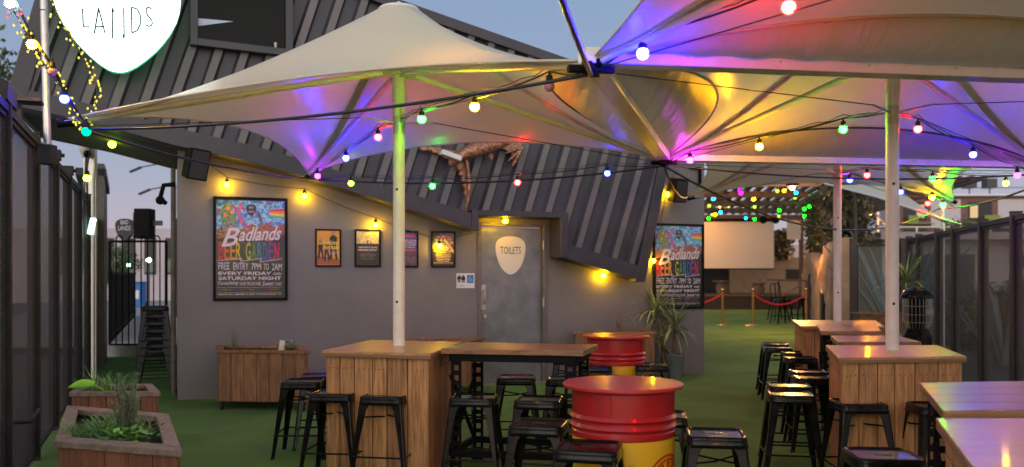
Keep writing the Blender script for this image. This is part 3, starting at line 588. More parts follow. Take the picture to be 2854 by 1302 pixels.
b = MB(); b.box(.06, .09, -.02, .02, -.2, .12); b.box(-.1, .06, -.02, .02, .09, .12); b.build('frame_bar', M['blackm'], pf)
# ================================================================ umbrellas
ZC = 2.585; PK = 3.62
UC = dict(A=Vector((-3.13, 6.03, ZC)), B=Vector((.40, 4.37, ZC)), C=Vector((1.42, 8.05, ZC)), D=Vector((-2.20, 9.29, ZC)), E=Vector((5.37, 8.63, ZC)), Fc=Vector((4.32, 4.95, ZC)),
          Gc=Vector((.25, .75, ZC)), H=Vector((4.2, 1.3, ZC)), I=Vector((2.49, 11.97, ZC)), J=Vector((6.44, 12.55, ZC)))
def edge_pt(P, Q, ctr, q, d=.34, e=.19):
    p = P.lerp(Q, q); mid = (P+Q)/2; inw = Vector((ctr.x-mid.x, ctr.y-mid.y, 0)).normalized(); k = 4*q*(1-q)
    return p+inw*d*k+Vector((0, 0, e*k))
def umbrella(label, pole, cs, z0=.93, arms=(0, 1, 2, 3), trim=.0):
    pole = Vector((*pole, z0)); r = thing('white_umbrella', label, 'umbrella', pole, 0, 'large white square umbrellas over the beer garden')
    b = MB(); b.tube([(0, 0, 0), (0, 0, 1.93)], .048, 20); p = b.build('pole', M['white'], r)
    b = MB(); b.tube([(0, 0, 1.85), (0, 0, 2.62)], .041, 16); b.build('inner_pole', M['galv'], r)
    b = MB(); b.tube([(0, 0, 1.93), (0, 0, 2.2)], .055, 20); b.tube([(0, 0, 2.17), (0, 0, 2.19)], .085, 20); b.build('collar', M['white'], r)
    b = MB(); b.tube([(0, 0, 1.70), (0, 0, 1.84)], .0505, 20); b.build('bracket_band', M['galv'], r)
    b = MB(); 
    for z in (.35, 1.25): b.tube([(-.01, -.0465, z), (-.01, -.0495, z)], .011, 10)
    b.build('bolt_hole', M['ink'], r)
    b = MB(); b.lathe([(.165, 0), (.17, .012), (.155, .03), (.06, .05), (.01, .085), (.0005, .09)], (0, 0, PK-z0-.01), 32); b.lathe([(.0005, -.005), (.165, -.001)], (0, 0, PK-z0-.01), 32); b.build('top_cap', M['white'], r)
    ctr = pole.copy(); n = len(cs); b = MB(); nq, nt = 16, 18; ring = []
    for i in range(n):
        for j in range(nq): ring.append(edge_pt(cs[i], cs[(i+1) % n], ctr, j/nq))
    vs = []
    cap = [Vector((pole.x, pole.y, PK))+Vector((p.x-pole.x, p.y-pole.y, 0)).normalized()*.165 for p in ring]
    for k in range(nt+1):
        t = k/nt; tt = t**1.25; h = 1-(1-tt)**1.32
        for a, p in zip(cap, ring):
            q = a.lerp(p, tt); q.z = PK+(p.z-PK)*h; vs.append(q)
    m_ = len(ring); fs = [(k*m_+j, (k+1)*m_+j, (k+1)*m_+(j+1) % m_, k*m_+(j+1) % m_) for k in range(nt) for j in range(m_)]
    b.add(vs, fs, True); b.build('canopy', M['canvas'], r, world=True)
    b = MB(); b.tube(ring+[ring[0]], .008, 6, False); b.build('edge_hem', M['canvas'], r, world=True)
    for i in arms:
        a = Vector((pole.x, pole.y, z0+2.18)); q = cs[i]; d = Vector((q.x-a.x, q.y-a.y, 0)).normalized()
        b = MB(); b.tube([a+d*.14, q-Vector((0, 0, .02))], .024, 14); b.build('arm', M['white'], r, world=True)
        b = MB(); b.bar(a+d*.05, a+d*.17, .03, .06); b.build('arm_bracket', M['galv'], r, world=True)
        b = MB(); b.tube([q-d*.07-Vector((0, 0, .01)), q+d*.05-Vector((0, 0, .03))], .032, 14); b.build('corner_cap', M['blackm'], r, world=True)
        # webbing strap that runs from the top cap down the seam
        pp = Vector((pole.x, pole.y, PK-.06))+d*.17
        b = MB(); pts = []
        for k in range(9):
            t = k/8; x = pp.lerp(q, t); x.z = PK+(q.z-PK)*(1-(1-t)**1.32)-.035*(1-t)-.015; pts.append(x)
        for u_, v_ in zip(pts[:-1], pts[1:]): b.bar(u_, v_, .07, .004)
        b.build('seam_strap', M['canvas'], r, world=True)
    b = MB(); a0 = Vector((pole.x, pole.y, z0+1.79))
    for i in arms:
        d = (cs[i]-a0).normalized(); d.z = 0; b.tube([a0+d*.05, a0+d*.3+Vector((0, 0, .02))], .008, 6)
    b.build('stay_turnbuckle', M['galv'], r, world=True)
    b = MB()
    for i in arms:
        d = Vector((cs[i].x-a0.x, cs[i].y-a0.y, 0)).normalized(); b.tube([a0+d*.3+Vector((0, 0, .02)), cs[i]-Vector((0, 0, .05))], .0035, 5)
    b.build('stay_wire', M['cable'], r, world=True)
    return r
P1, P2, P4 = (-.91, 6.93), (2.87, 6.50), (3.93, 10.4); P3 = (2.28, 2.85)
A, B_, C_, D_, E_, F_, G_, H_, I_, J_ = (UC[k] for k in ('A', 'B', 'C', 'D', 'E', 'Fc', 'Gc', 'H', 'I', 'J'))
umbrella('large white umbrella rising from the left timber block, its peak fully visible', P1, [A, B_, C_, D_])
umbrella('white umbrella over the right timber block, underside lit yellow and blue', P2, [B_, F_, E_, C_])
umbrella('nearest white umbrella overhead at top right, underside glowing blue, red and olive', P3, [G_, H_, F_, B_])
umbrella('farthest white umbrella, its slim pole standing on the rear timber bar block', P4, [C_, E_, J_, I_])
# gutter beams with their infill fabric
def gutter(P, Q, c1, c2, label, w_=.12, h_=.08, drop=-.015):
    d = (Q-P).normalized(); r = thing('gutter_beam', label, 'beam', (P+Q)/2+Vector((0, 0, -drop)), 0, 'white gutter beams joining the umbrellas')
    b = MB(); b.bar(P-d*.04-Vector((0, 0, drop)), Q+d*.04-Vector((0, 0, drop)), w_, h_); b.build('beam', M['white'], r, world=True, bevel=.006)
    b = MB()
    for t in (.0, 1.): p = P.lerp(Q, t)-Vector((0, 0, drop+.06)); b.ball(p, .035, 10, 6); b.bar(p-d*.12, p+d*.12, .05, .03)
    b.build('corner_clamp', M['blackm'], r, world=True)
    b = MB()
    for k in range(1, 8):
        p = P.lerp(Q, k/8); 
        for sgn in (-1, 1):
            nn = d.cross(Vector((0, 0, 1)))*sgn; b.tube([p+nn*w_*.5-Vector((0, 0, drop)), p+nn*(w_*.5+.003)-Vector((0, 0, drop))], .008, 8)
    b.build('bolt', M['galv'], r, world=True)
    for c in (c1, c2):
        if c is None: continue
        dd, ee = (.40, .19) if c == P3 else (.60, .235)
        cc = Vector((*c, 0)); b = MB(); vs = []; n_, m_ = 28, 8
        inw = Vector((cc.x-(P.x+Q.x)/2, cc.y-(P.y+Q.y)/2, 0)).normalized()
        for i in range(n_+1):
            q = i/n_; e = edge_pt(P, Q, cc, q, dd, ee+.005); s_ = P.lerp(Q, q)+inw*w_*.5-Vector((0, 0, drop-.02))
            for j in range(m_+1):
                t = j/m_; x = s_.lerp(e, t); x.z -= .10*4*t*(1-t)*4*q*(1-q)*.6; x.z += .012*math.sin(i*2.9)*4*t*(1-t)
                vs.append(x)
        b.add(vs, [(i*(m_+1)+j, i*(m_+1)+j+1, (i+1)*(m_+1)+j+1, (i+1)*(m_+1)+j) for i in range(n_) for j in range(m_)], True); b.build('infill_fabric', M['infill'], r, world=True)
        b = MB(); b.tube([edge_pt(P, Q, cc, i/n_, dd, ee) for i in range(n_+1)], .009, 6); b.build('infill_hem', M['infill'] if c == P3 else M['contd'], r, world=True)
gutter(B_, C_, P1, P2, 'wide gutter beam between left and right umbrellas with wrinkled fabric on both sides')
gutter(B_, F_, P3, P2, 'long pale gutter beam crossing the top right in front of the right umbrella pole')
gutter(C_, E_, P2, P4, 'far gutter beam behind the right umbrella pole, between the right and farthest umbrellas')
# black rigid conduits at the rim of the canopies
def cable(name, label, pts, r_=.011, cat='cable'):
    b = MB(); b.tube(pts, r_, 8); o = b.build(name, M['cable']); return tag(o, label, cat)
def sagline(P, Q, sag, n=16, dz=0): return [P.lerp(Q, i/n)-Vector((0, 0, sag*4*(i/n)*(1-i/n)-dz)) for i in range(n+1)]
dn = Vector((0, 0, -.07))
cable('rim_cable', 'thick black cable from the left umbrella tip, passing before the left pole', sagline(A+dn+Vector((.15, -.02, 0)), B_+dn, .07), .0095)
cable('rim_cable', 'black cable from the left umbrella tip passing the left wall speaker', sagline(A+dn+Vector((.12, 0, 0)), D_+Vector((0, 0, -.05)), .06), .0105)
cable('rim_cable', 'black cable carrying lime, green, red and blue bulbs across the container side', sagline(D_+Vector((0, 0, -.05)), C_+dn, .10), .010)
cable('rim_cable', 'dark tube rising into the open sky from the near beam corner', sagline(B_+dn, Vector((-.06, 2.0, 2.66)), .03), .014)
cable('rim_cable', 'black cable hanging from the rear beam corner to the far canopy tip', sagline(C_+dn, J_+Vector((-.2, 0, -.12)), .45), .011)
cable('rim_cable', 'black cable from the far canopy tip out over the right fence', sagline(J_+Vector((-.1, 0, -.12)), Vector((5.9, 8.6, 2.72)), .12), .013)
cable('rim_cable', 'thin black drop cable from the beam corner to the farthest umbrella tip', sagline(C_+dn, Vector((1.95, 9.6, 2.36)), .1), .010)
cable('rim_cable', 'thin black cable along the far beam at the right edge', sagline(C_+dn+Vector((.1, 0, 0)), E_+dn, .09), .008)
# ================================================================ festoon lights
BC = dict(red=((1, .003, .0025), 110), dimblue=((.008, .012, 1), 40), blue=((.0025, .0035, 1), 215), green=((.003, 1, .006), 60), yellow=((1, .46, .002), 230), magenta=((.8, .003, .85), 70), purple=((.35, .004, 1), 42), lime=((.55, 1, .02), 7), warm=((1, .52, .003), 62), orange=((1, .28, .004), 50), cyan=((.004, .4, 1), 40), white=((.5, 1, .8), 40), teal=((.0, .9, .25), .8))
BM = {k: emis('lit_bulb_'+k, c, s*3.6) for k, (c, s) in BC.items()}
BM['off'] = mat('unlit_pink_bulb', (.45, .16, .25), .2, bump=.01)
_bm = {}
BM.update({'far_'+k: emis('far_bulb_'+k, c, s*(.35 if s < 100 else .12)) for k, (c, s) in BC.items()})
def bulb(u, v, P, Q, colr, par, r_=.029, drop=.085, pos=None):
    p = pos or SEG(u, v, P, Q)
    key = (colr, round(r_, 4))
    b = MB(); 
    if key not in _bm:
        b.ball((0, 0, 0), r_, 14, 10); o = b.build('bulb', BM[colr], par); _bm[key] = o.data
        b = MB(); b.tube([(0, 0, r_*.75), (0, 0, r_*2.1)], [r_*.75, r_*.62], 10); b.tube([(0, 0, r_*2.1), (0, 0, r_*2.9)], r_*.25, 6); s = b.build('socket', M['rubber'], o); _bm[(key, 's')] = s.data
    else:
        o = bpy.data.objects.new('bulb', _bm[key]); COL.objects.link(o); o.parent = par
        s = bpy.data.objects.new('socket', _bm[(key, 's')]); COL.objects.link(s); s.parent = o
    o.location = p-Vector(par.location); o['label'] = ('unlit pink' if colr == 'off' else 'glowing '+{'warm': 'yellow', 'teal': 'green', 'dimblue': 'blue'}.get(colr, colr).replace('far_', ''))+' bulb'
    return p+Vector((0, 0, r_*2.9))
def festoon(label, P, Q, bulbs, r_=.029, wall=None, twin=True):
    root = thing('festoon_lights', label, 'string lights', P, 0, 'festoon light strings')
    tops = []
    for (u, v, c) in bulbs:
        pos = None
        if wall is not None: s, z = SO(u, v, wall); pos = W(s, wall, z)
        tops.append(bulb(u, v, P, Q, c, root, r_, pos=pos))
    pts = [P]+tops+[Q]; full = []
    for a, c in zip(pts[:-1], pts[1:]):
        L_ = (c-a).length
        for i in range(6): t = i/6; full.append(a.lerp(c, t)-Vector((0, 0, .10*L_*t*(1-t))))
    full.append(pts[-1])
    b = MB(); b.tube(full, .0055, 6)
    if twin:
        b.tube([p+Vector((0, 0, .012+.02*math.sin(i*1.3)**2)) for i, p in enumerate(full)], .003, 5)
    b.build('wire', M['cable'], root, world=True)
    return root
P1z = Vector((*P1, 2.75)); P2z = Vector((*P2, 2.73)); P4z = Vector((*P4, 2.72)); P3z = Vector((*P3, 2.75))
festoon('light string left of the left umbrella pole with red, blue and purple bulbs', P1z, D_+Vector((0, 0, -.05)), [(951, 345, 'red'), (870, 398, 'blue'), (799, 443, 'purple')])
festoon('light string right of the left umbrella pole with green, yellow and unlit pink bulbs', P1z, B_+dn, [(1061, 300, 'green'), (1194, 269, 'yellow'), (1382, 218, 'off')])
festoon('light string overhead with one large blue and one large red bulb', B_+dn, P3z, [(1617, 135, 'blue'), (1984, 18, 'red')], .031)
festoon('light string overhead continuing past the right edge of the photo', P3z, F_+dn, [(2700, -60, 'yellow'), (2850, 20, 'green')], .031)
festoon('light string left of the right umbrella pole with magenta, yellow and green bulbs', C_+dn, P2z, [(1736, 403, 'magenta'), (1910, 369, 'yellow'), (2121, 325, 'green')])
festoon('light string right of the right umbrella pole with red, blue and purple bulbs', P2z, E_+dn, [(2309, 325, 'red'), (2448, 389, 'blue'), (2559, 441, 'purple')])
festoon('light string under the black rim cable with lime, green, red and blue bulbs', D_+Vector((0, 0, -.05)), C_+dn, [(883, 461, 'lime'), (1088, 468, 'green'), (1302, 459, 'red'), (1528, 436, 'dimblue')])
festoon('light string from the farthest umbrella pole with small blue, yellow, red and green bulbs', P4z, J_+Vector((0, 0, -.1)), [(2138, 453, 'dimblue'), (2266, 483, 'dimblue'), (2345, 497, 'warm'), (2372, 515, 'green')], .034)
festoon('light string behind the farthest pole with small red, green and amber bulbs', P4z, Vector((7.0, 10.2, 2.75)), [(2181, 441, 'red'), (2346, 450, 'green'), (2530, 461, 'warm')], .032)
festoon('short light string with one red bulb behind the yellow one', Vector((4.2, 10.9, 2.75)), Vector((6.3, 13, 2.3)), [(2334, 512, 'red')], .034)
s, z = SO(490, 380, .08)
wallpts = [(571, 465, 'warm'), (766, 493, 'warm'), (945, 566, 'warm'), (1105, 619, 'warm')]
root = festoon('wire of yellow bulbs draped over the grey wall above the posters', W(s, .1, z), W(*[(q, .1, zz) for q, zz in [SO(1190, 585, .08)]][0]), wallpts, .032, wall=.085, twin=False)
s, z = SO(1255, 548, .3); s2, z2 = SO(1300, 546, .3)
festoon('single yellow bulb under the lintel above the steel door', W(s, .3, z+.04), W(s2, .3, z2+.04), [(1271, 556, 'warm')], .032, wall=.26, twin=False)
s, z = SO(1410, 650, .3); s2, z2 = SO(1600, 700, .3)
festoon('drooping wire with one yellow bulb below the container right of the door', W(s, .2, z), W(s2, .2, z2), [(1518, 693, 'warm')], .036, wall=.075, twin=False)
s, z = SO(1700, 430, .1); s2, z2 = SO(1640, 690, .1)
festoon('wire with two yellow bulbs beside the right wall speaker and poster', W(s, .1, z), W(s2, .1, z2), [(1679, 489, 'warm'), (1643, 656, 'warm')], .034, wall=.07, twin=False)
# left festoon climbing to the pole, and fairy light strings
lp0 = PY(128, 420, 7.0)
PA = Vector((-3.62, 7.0, 4.0)); Atip = A+Vector((.1, 0, -.06))
def fpath(pts): return [PY(u*K, v*K, y) for u, v, y in pts]
root = thing('festoon_lights', 'left light string beside the galvanised pole with white, yellow, pink, blue and green bulbs', 'string lights', PY(217*K, 330*K, 6.0), 0, 'festoon light strings')
pts = fpath([(0, -40, 5.6), (25, -22, 5.6), (80, 92, 5.7), (131, 168, 5.8), (162, 232, 5.9), (205, 300, 6.0), (217, 315, 6.0)])
b = MB(); b.tube(pts, .006, 6); b.tube([p+Vector((.012, 0, 0)) for p in pts], .004, 5); b.build('wire', M['cable'], root, world=True)
for u, v, y, c in ((25, 8, 5.6, 'white'), (80, 112, 5.7, 'yellow'), (131, 181, 5.8, 'off'), (162, 249, 5.9, 'dimblue'), (217, 331, 6.0, 'teal')): bulb(0, 0, 0, 0, c, root, .031, pos=PY(u*K, v*K, y))
root = thing('festoon_lights', 'two lime bulbs hanging by the alley post', 'string lights', PY(282*K, 340*K, 11.5), 0, 'festoon light strings')
for u, v, y in ((282, 363, 11.0), (219, 448, 11.6)): bulb(0, 0, 0, 0, 'lime', root, .045, pos=PY(u*K, v*K, y))
b = MB(); b.tube(fpath([(282, 340, 11.0), (262, 352, 11.2), (240, 330, 11.3), (226, 380, 11.6), (219, 425, 11.6), (222, 540, 11.7)]), .01, 6); b.build('wire', M['cable'], root, world=True)
fb = emis('fairy_bulb_yellow', (.95, .82, .12), 1.15); fbp = emis('fairy_bulb_pink', (1, .25, .32), 1.1)
_f = None
def fairy(label, path, n, jit, pinkto=0):
    global _f
    root = thing('fairy_light_string', label, 'fairy lights', path[-1], 0, 'fairy light strings by the galvanised pole')
    b = MB(); b.tube(path, .004, 5); b.build('wire', M['cable'], root, world=True)
    rr = random.Random(11)
    for i in range(n):
        t = (i+rr.random()*.7)/n*(len(path)-1); k = min(int(t), len(path)-2); p = path[k].lerp(path[k+1], t-k)
        q = p+Vector((rr.uniform(-jit, jit), rr.uniform(-jit, jit), rr.uniform(-jit, jit)))
        b = MB(); b.ball((0, 0, 0), .0078, 8, 6, sz=1.25); o = b.build('fairy_bulb', fbp if i < pinkto else fb, root); o.location = q-Vector(root.location)
        b = MB(); b.tube([(0, 0, 0), p-q], .002, 4); b.build('stalk', M['cable'], o)
fairy('fairy lights wound along the left festoon wire, pink at the top then yellow', fpath([(20, 5, 5.6), (45, 45, 5.65), (62, 75, 5.7), (85, 130, 5.7), (110, 160, 5.8), (135, 195, 5.85), (165, 240, 5.9), (190, 290, 6.0), (215, 320, 6.0)]), 68, .045, 9)
fairy('yellow fairy lights hanging in a long curve in front of the glowing pick sign', fpath([(127, -10, 6.2), (142, 45, 6.2), (170, 75, 6.25), (195, 120, 6.3), (218, 160, 6.3), (240, 205, 6.35), (245, 225, 6.35), (240, 262, 6.3), (228, 300, 6.2), (212, 322, 6.1)]), 62, .035)
gp = thing('galvanised_pole', 'galvanised tube standing on the left fence rail beside the fairy lights', 'pole', PY(133, 415, 6.6))
b = MB(); b.tube([PY(133, 415, 6.6), PY(121, -30, 6.6)], .028, 14); b.build('tube', M['galv'], gp, world=True)
b = MB(); q = PY(133, 415, 6.6); b.box(q.x-.05, q.x+.05, q.y-.05, q.y+.05, q.z-.12, q.z+.03); b.build('clamp', M['fence'], gp, world=True, bevel=.006)
b = MB()
for v in (30, 185): q = PY(121+12*v/445, v, 6.6); b.tube([q-Vector((0, 0, .004)), q+Vector((0, 0, .004))], .0295, 14)
b.build('joint', M['fence'], gp, world=True)
# ================================================================ timber bar blocks
def block(label, FL, FR, BR, BL, h, nf, nsd, ov=.03):
    c = (FL+FR+BR+BL)/4; r = thing('timber_bar_block', label, 'bar block', (c.x, c.y, 0), 0, 'pine clad bar blocks round the umbrella poles')
    cs = [FL, FR, BR, BL]; inn = [c+(p-c)*(1-ov*2.2) for p in cs]
    b = MB(); b.prism([Vector((p.x, p.y, h-.042)) for p in cs], (0, 0, .022)); b.build('top_edge', M['ply'], r, world=True)
    b = MB(); b.prism([Vector((p.x, p.y, h-.0199)) for p in cs], (0, 0, .02)); b.build('top_board', M['woodtop'], r, world=True, bevel=.003)
    b = MB(); core = [c+(p-c)*.86 for p in cs]; b.prism([Vector((p.x, p.y, 0)) for p in core], (0, 0, h-.05)); b.build('core', M['blackm'], r, world=True)
    rr = random.Random(int(c.x*100)); b = MB(); scs = MB()
    for i in range(4):
        p, q = inn[i], inn[(i+1) % 4]; n_ = nf if i % 2 == 0 else nsd; d = (q-p); L_ = d.length; d = d/L_; out = Vector((d.y, -d.x, 0))
        ws_ = [rr.uniform(.8, 1.25) for _ in range(n_)]; tot = sum(ws_); x = 0
        for w_ in ws_:
            a = x/tot*L_; e = (x+w_)/tot*L_; x += w_
            y0 = rr.uniform(-.002, .002)+out*0 if False else 0
            o1 = p+d*(a+.004); o2 = p+d*(e-.004); k = rr.uniform(0, .004)
            b.prism([Vector((o1.x, o1.y, .01))+out*k, Vector((o2.x, o2.y, .01))+out*k, Vector((o2.x, o2.y, .01))-out*.02, Vector((o1.x, o1.y, .01))-out*.02], (0, 0, h-.054))
            for f in (.2, .5, .8):
                s_ = o1.lerp(o2, f); s_ = Vector((s_.x, s_.y, h-.13+rr.uniform(-.004, .004)))+out*(k+.001); scs.tube([s_-out*.002, s_+out*.001], .0045, 6)
    b.add(scs.v, scs.f, False, 1); b.build('cladding', [M['wood'], M['ink']], r, world=True)
    return r
G9 = lambda tx, ty: G(tx, ty, .93)
def rect(c, yaw, w_, d_): 
    x = Vector((math.cos(yaw), math.sin(yaw), 0)); y = Vector((-math.sin(yaw), math.cos(yaw), 0)); c = Vector(c)
    return [c-x*w_/2-y*d_/2, c+x*w_/2-y*d_/2, c+x*w_/2+y*d_/2, c-x*w_/2+y*d_/2]
block('timber bar block carrying the left umbrella pole', G9(896, 977), G9(1200, 986), G9(1285, 953), G9(1034, 947), .93, 6, 6)
block('timber bar block carrying the right umbrella pole, beside the stools', G9(2337, 997), G9(2694, 993), G9(2613, 962), G9(2301, 962), .93, 6, 6)
block('rear timber bar block carrying the slim far umbrella pole', G9(2232, 909), G9(2466, 910), G9(2440, 893), G9(2208, 892), .93, 6, 6)
n0 = G9(2609, 1165); block('nearest timber bar block cut off by the lower right corner of the photo', Vector((n0.x-.42, n0.y-1.15, 0)), Vector((n0.x+.65, n0.y-1.0, 0)), Vector((n0.x+1.02, n0.y+.0, 0)), Vector((n0.x, n0.y, 0)), .93, 6, 7)
# ---------------------------------------------------------------- bar tables
def table(label, FL, FR, BR, BL, z, top, th=.04, holes=True, brace=True, braces_far=False):
    c = (FL+FR+BR+BL)/4; r = thing('bar_table', label, 'table', (c.x, c.y, 0), 0, 'high bar tables joined to the timber blocks')
    cs = [FL, FR, BR, BL]
    b = MB(); n_ = 4
    for k in range(n_):     # boards of the top
        a0, a1 = k/n_, (k+1)/n_
        q = [BL.lerp(FL, a0), BR.lerp(FR, a0), BR.lerp(FR, a1-.004), BL.lerp(FL, a1-.004)]
        b.prism([Vector((p.x, p.y, z-th)) for p in reversed(q)], (0, 0, th))
    b.build('table_top', top, r, world=True, bevel=.003)
    for p in cs:
        q = c+(p-c)*.88; q = Vector((q.x, q.y, 0)); d1 = (FR-FL).normalized(); d2 = (BL-FL).normalized()
        sx = 1 if (q-c).dot(d1) < 0 else -1; sy = 1 if (q-c).dot(d2) < 0 else -1
        b = MB(); b.box(-.004, .085, -.004, 0, 0, z-th) if False else None
        o = q
        X = d1*sx; Y = Vector((-d1.y, d1.x, 0))*sy
        def slab(a, bb, z0, z1, axis):
            other = Y if axis is X else X
            b.prism([o+axis*a+Vector((0, 0, z0)), o+axis*bb+Vector((0, 0, z0)), o+axis*bb+Vector((0, 0, z1)), o+axis*a+Vector((0, 0, z1))], other*.004)
        for ax in (X, Y):        # angle iron: solid edges with real slots between
            slab(0, .022, 0, z-th, ax); slab(.058, .08, 0, z-th, ax); zz = 0
            while zz < z-th-.02: slab(.022, .058, zz, min(zz+.035, z-th), ax); zz += .075
        b.build('leg', M['blackm'], r, world=True)
    q = [c+(p-c)*.88 for p in cs]
    for i in range(4):
        for zz in (z-th-.03, .17): b = MB(); b.bar(Vector((*q[i].xy, zz)), Vector((*q[(i+1) % 4].xy, zz)), .03, .05); b.build('rail', M['blackm'], r, world=True)
    b = MB(); b.bar(Vector((*q[0].xy, z-.2)), Vector((*q[3].xy, .2)), .03, .012); b.bar(Vector((*q[0].xy, .2)), Vector((*q[3].xy, z-.3)), .03, .012); b.build('diagonal_brace', M['blackm'], r, world=True)
G5 = lambda tx, ty: G(tx, ty, .95)
table('stained timber bar table on black angle iron legs, joined to the left timber block', G5(1229, 971.5), G5(1626, 978), G5(1667, 960), G5(1303, 953.5), .95, M['woodtop2'])
FLn = G5(2563, 1066); table('dark stained bar table at the right edge in front of the right timber block', Vector((1.74, 3.47, 0)), Vector((3.05, 3.5, 0)), Vector((3.3, 4.52, 0)), FLn, .95, M['woodtop2'])
table('dark stained bar table directly behind the right timber block', Vector((2.66, 7.02, 0)), Vector((3.34, 7.02, 0)), Vector((3.47, 7.76, 0)), Vector((2.87, 7.76, 0)), .95, M['woodtop2'])
table('dark bar table in front of the rear timber block, glowing orange with lamp reflection', Vector((2.94, 8.2, 0)), Vector((3.52, 8.2, 0)), Vector((3.95, 9.36, 0)), Vector((3.31, 9.36, 0)), .96, M['woodtop2'])
# ---------------------------------------------------------------- drums
def drum(p, label, logo_a, ridges=2):
    r = thing('oil_drum_table', label, 'drum table', p, 0, 'red and yellow oil drum tables')
    b = MB(); prof_r = [(.288, .605), (.292, .612), (.292, .635), (.287, .642), (.287, .648), (.301, .665), (.287, .683), (.287, .695), (.301, .712), (.287, .73), (.287, .855), (.292, .862), (.292, .872)]
    b.lathe(prof_r, n=64); b.build('red_upper_body', M['red'], r)
    b = MB(); prof_y = [(.0005, .004), (.285, .004), (.290, .0), (.290, .012), (.286, .02), (.286, .28), (.300, .297), (.286, .315), (.286, .325), (.300, .342), (.286, .36), (.286, .598), (.288, .605)]
    b.lathe(prof_y, n=64); b.build('yellow_lower_body', M['yel'], r)
    b = MB(); b.lathe([(.0005, .87), (.335, .87), (.338, .875), (.338, .886), (.334, .891), (.0005, .892)], n=72); b.build('round_top', M['redtop'], r)
    b = MB(); b.lathe([(.2885, 0), (.2885, .12)], (0, 0, .73), 4) if False else b.tube([(.2875*math.cos(R(-110)), .2875*math.sin(R(-110)), .735), (.2875*math.cos(R(-110)), .2875*math.sin(R(-110)), .855)], .003, 5); b.build('weld_seam', M['red'], r)
    # scallop shell emblem printed round the yellow body: curved red outline and rays
    def ring(a0, a1, rad, wd, n_=18):
        b = MB(); vs = []
        for i in range(n_+1):
            t = a0+(a1-a0)*i/n_
            for rr_ in (rad-wd/2, rad+wd/2):
                x, z = rr_*math.cos(t), rr_*math.sin(t); an = R(logo_a)+x/.289; vs.append((.2895*math.cos(an), .2895*math.sin(an), .355+z))
        b.add(vs, [(2*i, 2*i+2, 2*i+3, 2*i+1) for i in range(n_)]); return b
    o = ring(0, math.pi, .165, .012).build('emblem_outline', M['redp'], r)
    o = ring(0, math.pi, .142, .010).build('emblem_outline', M['redp'], r)
    b = MB()
    for k in range(7):
        t = math.pi*(.08+.84*k/6); vs = []
        for i in range(7):
            f = .05+.082*i/6; wd = .003+.010*i/6
            for sgn in (-1, 1):
                x, z = f*math.cos(t)-sgn*wd*math.sin(t), f*math.sin(t)+sgn*wd*math.cos(t); an = R(logo_a)+x/.289; vs.append((.2895*math.cos(an), .2895*math.sin(an), .355+z))
        b.add(vs, [(2*i, 2*i+1, 2*i+3, 2*i+2) for i in range(6)])
    b.build('emblem_ray', M['redp'], r)
drum((.626, 4.86, 0), 'large red and yellow oil drum table in the foreground with a broad red disc top', -40)
drum((1.04, 8.66, 0), 'red and yellow oil drum table farther back by the wall planter, nearer the wall', -95)
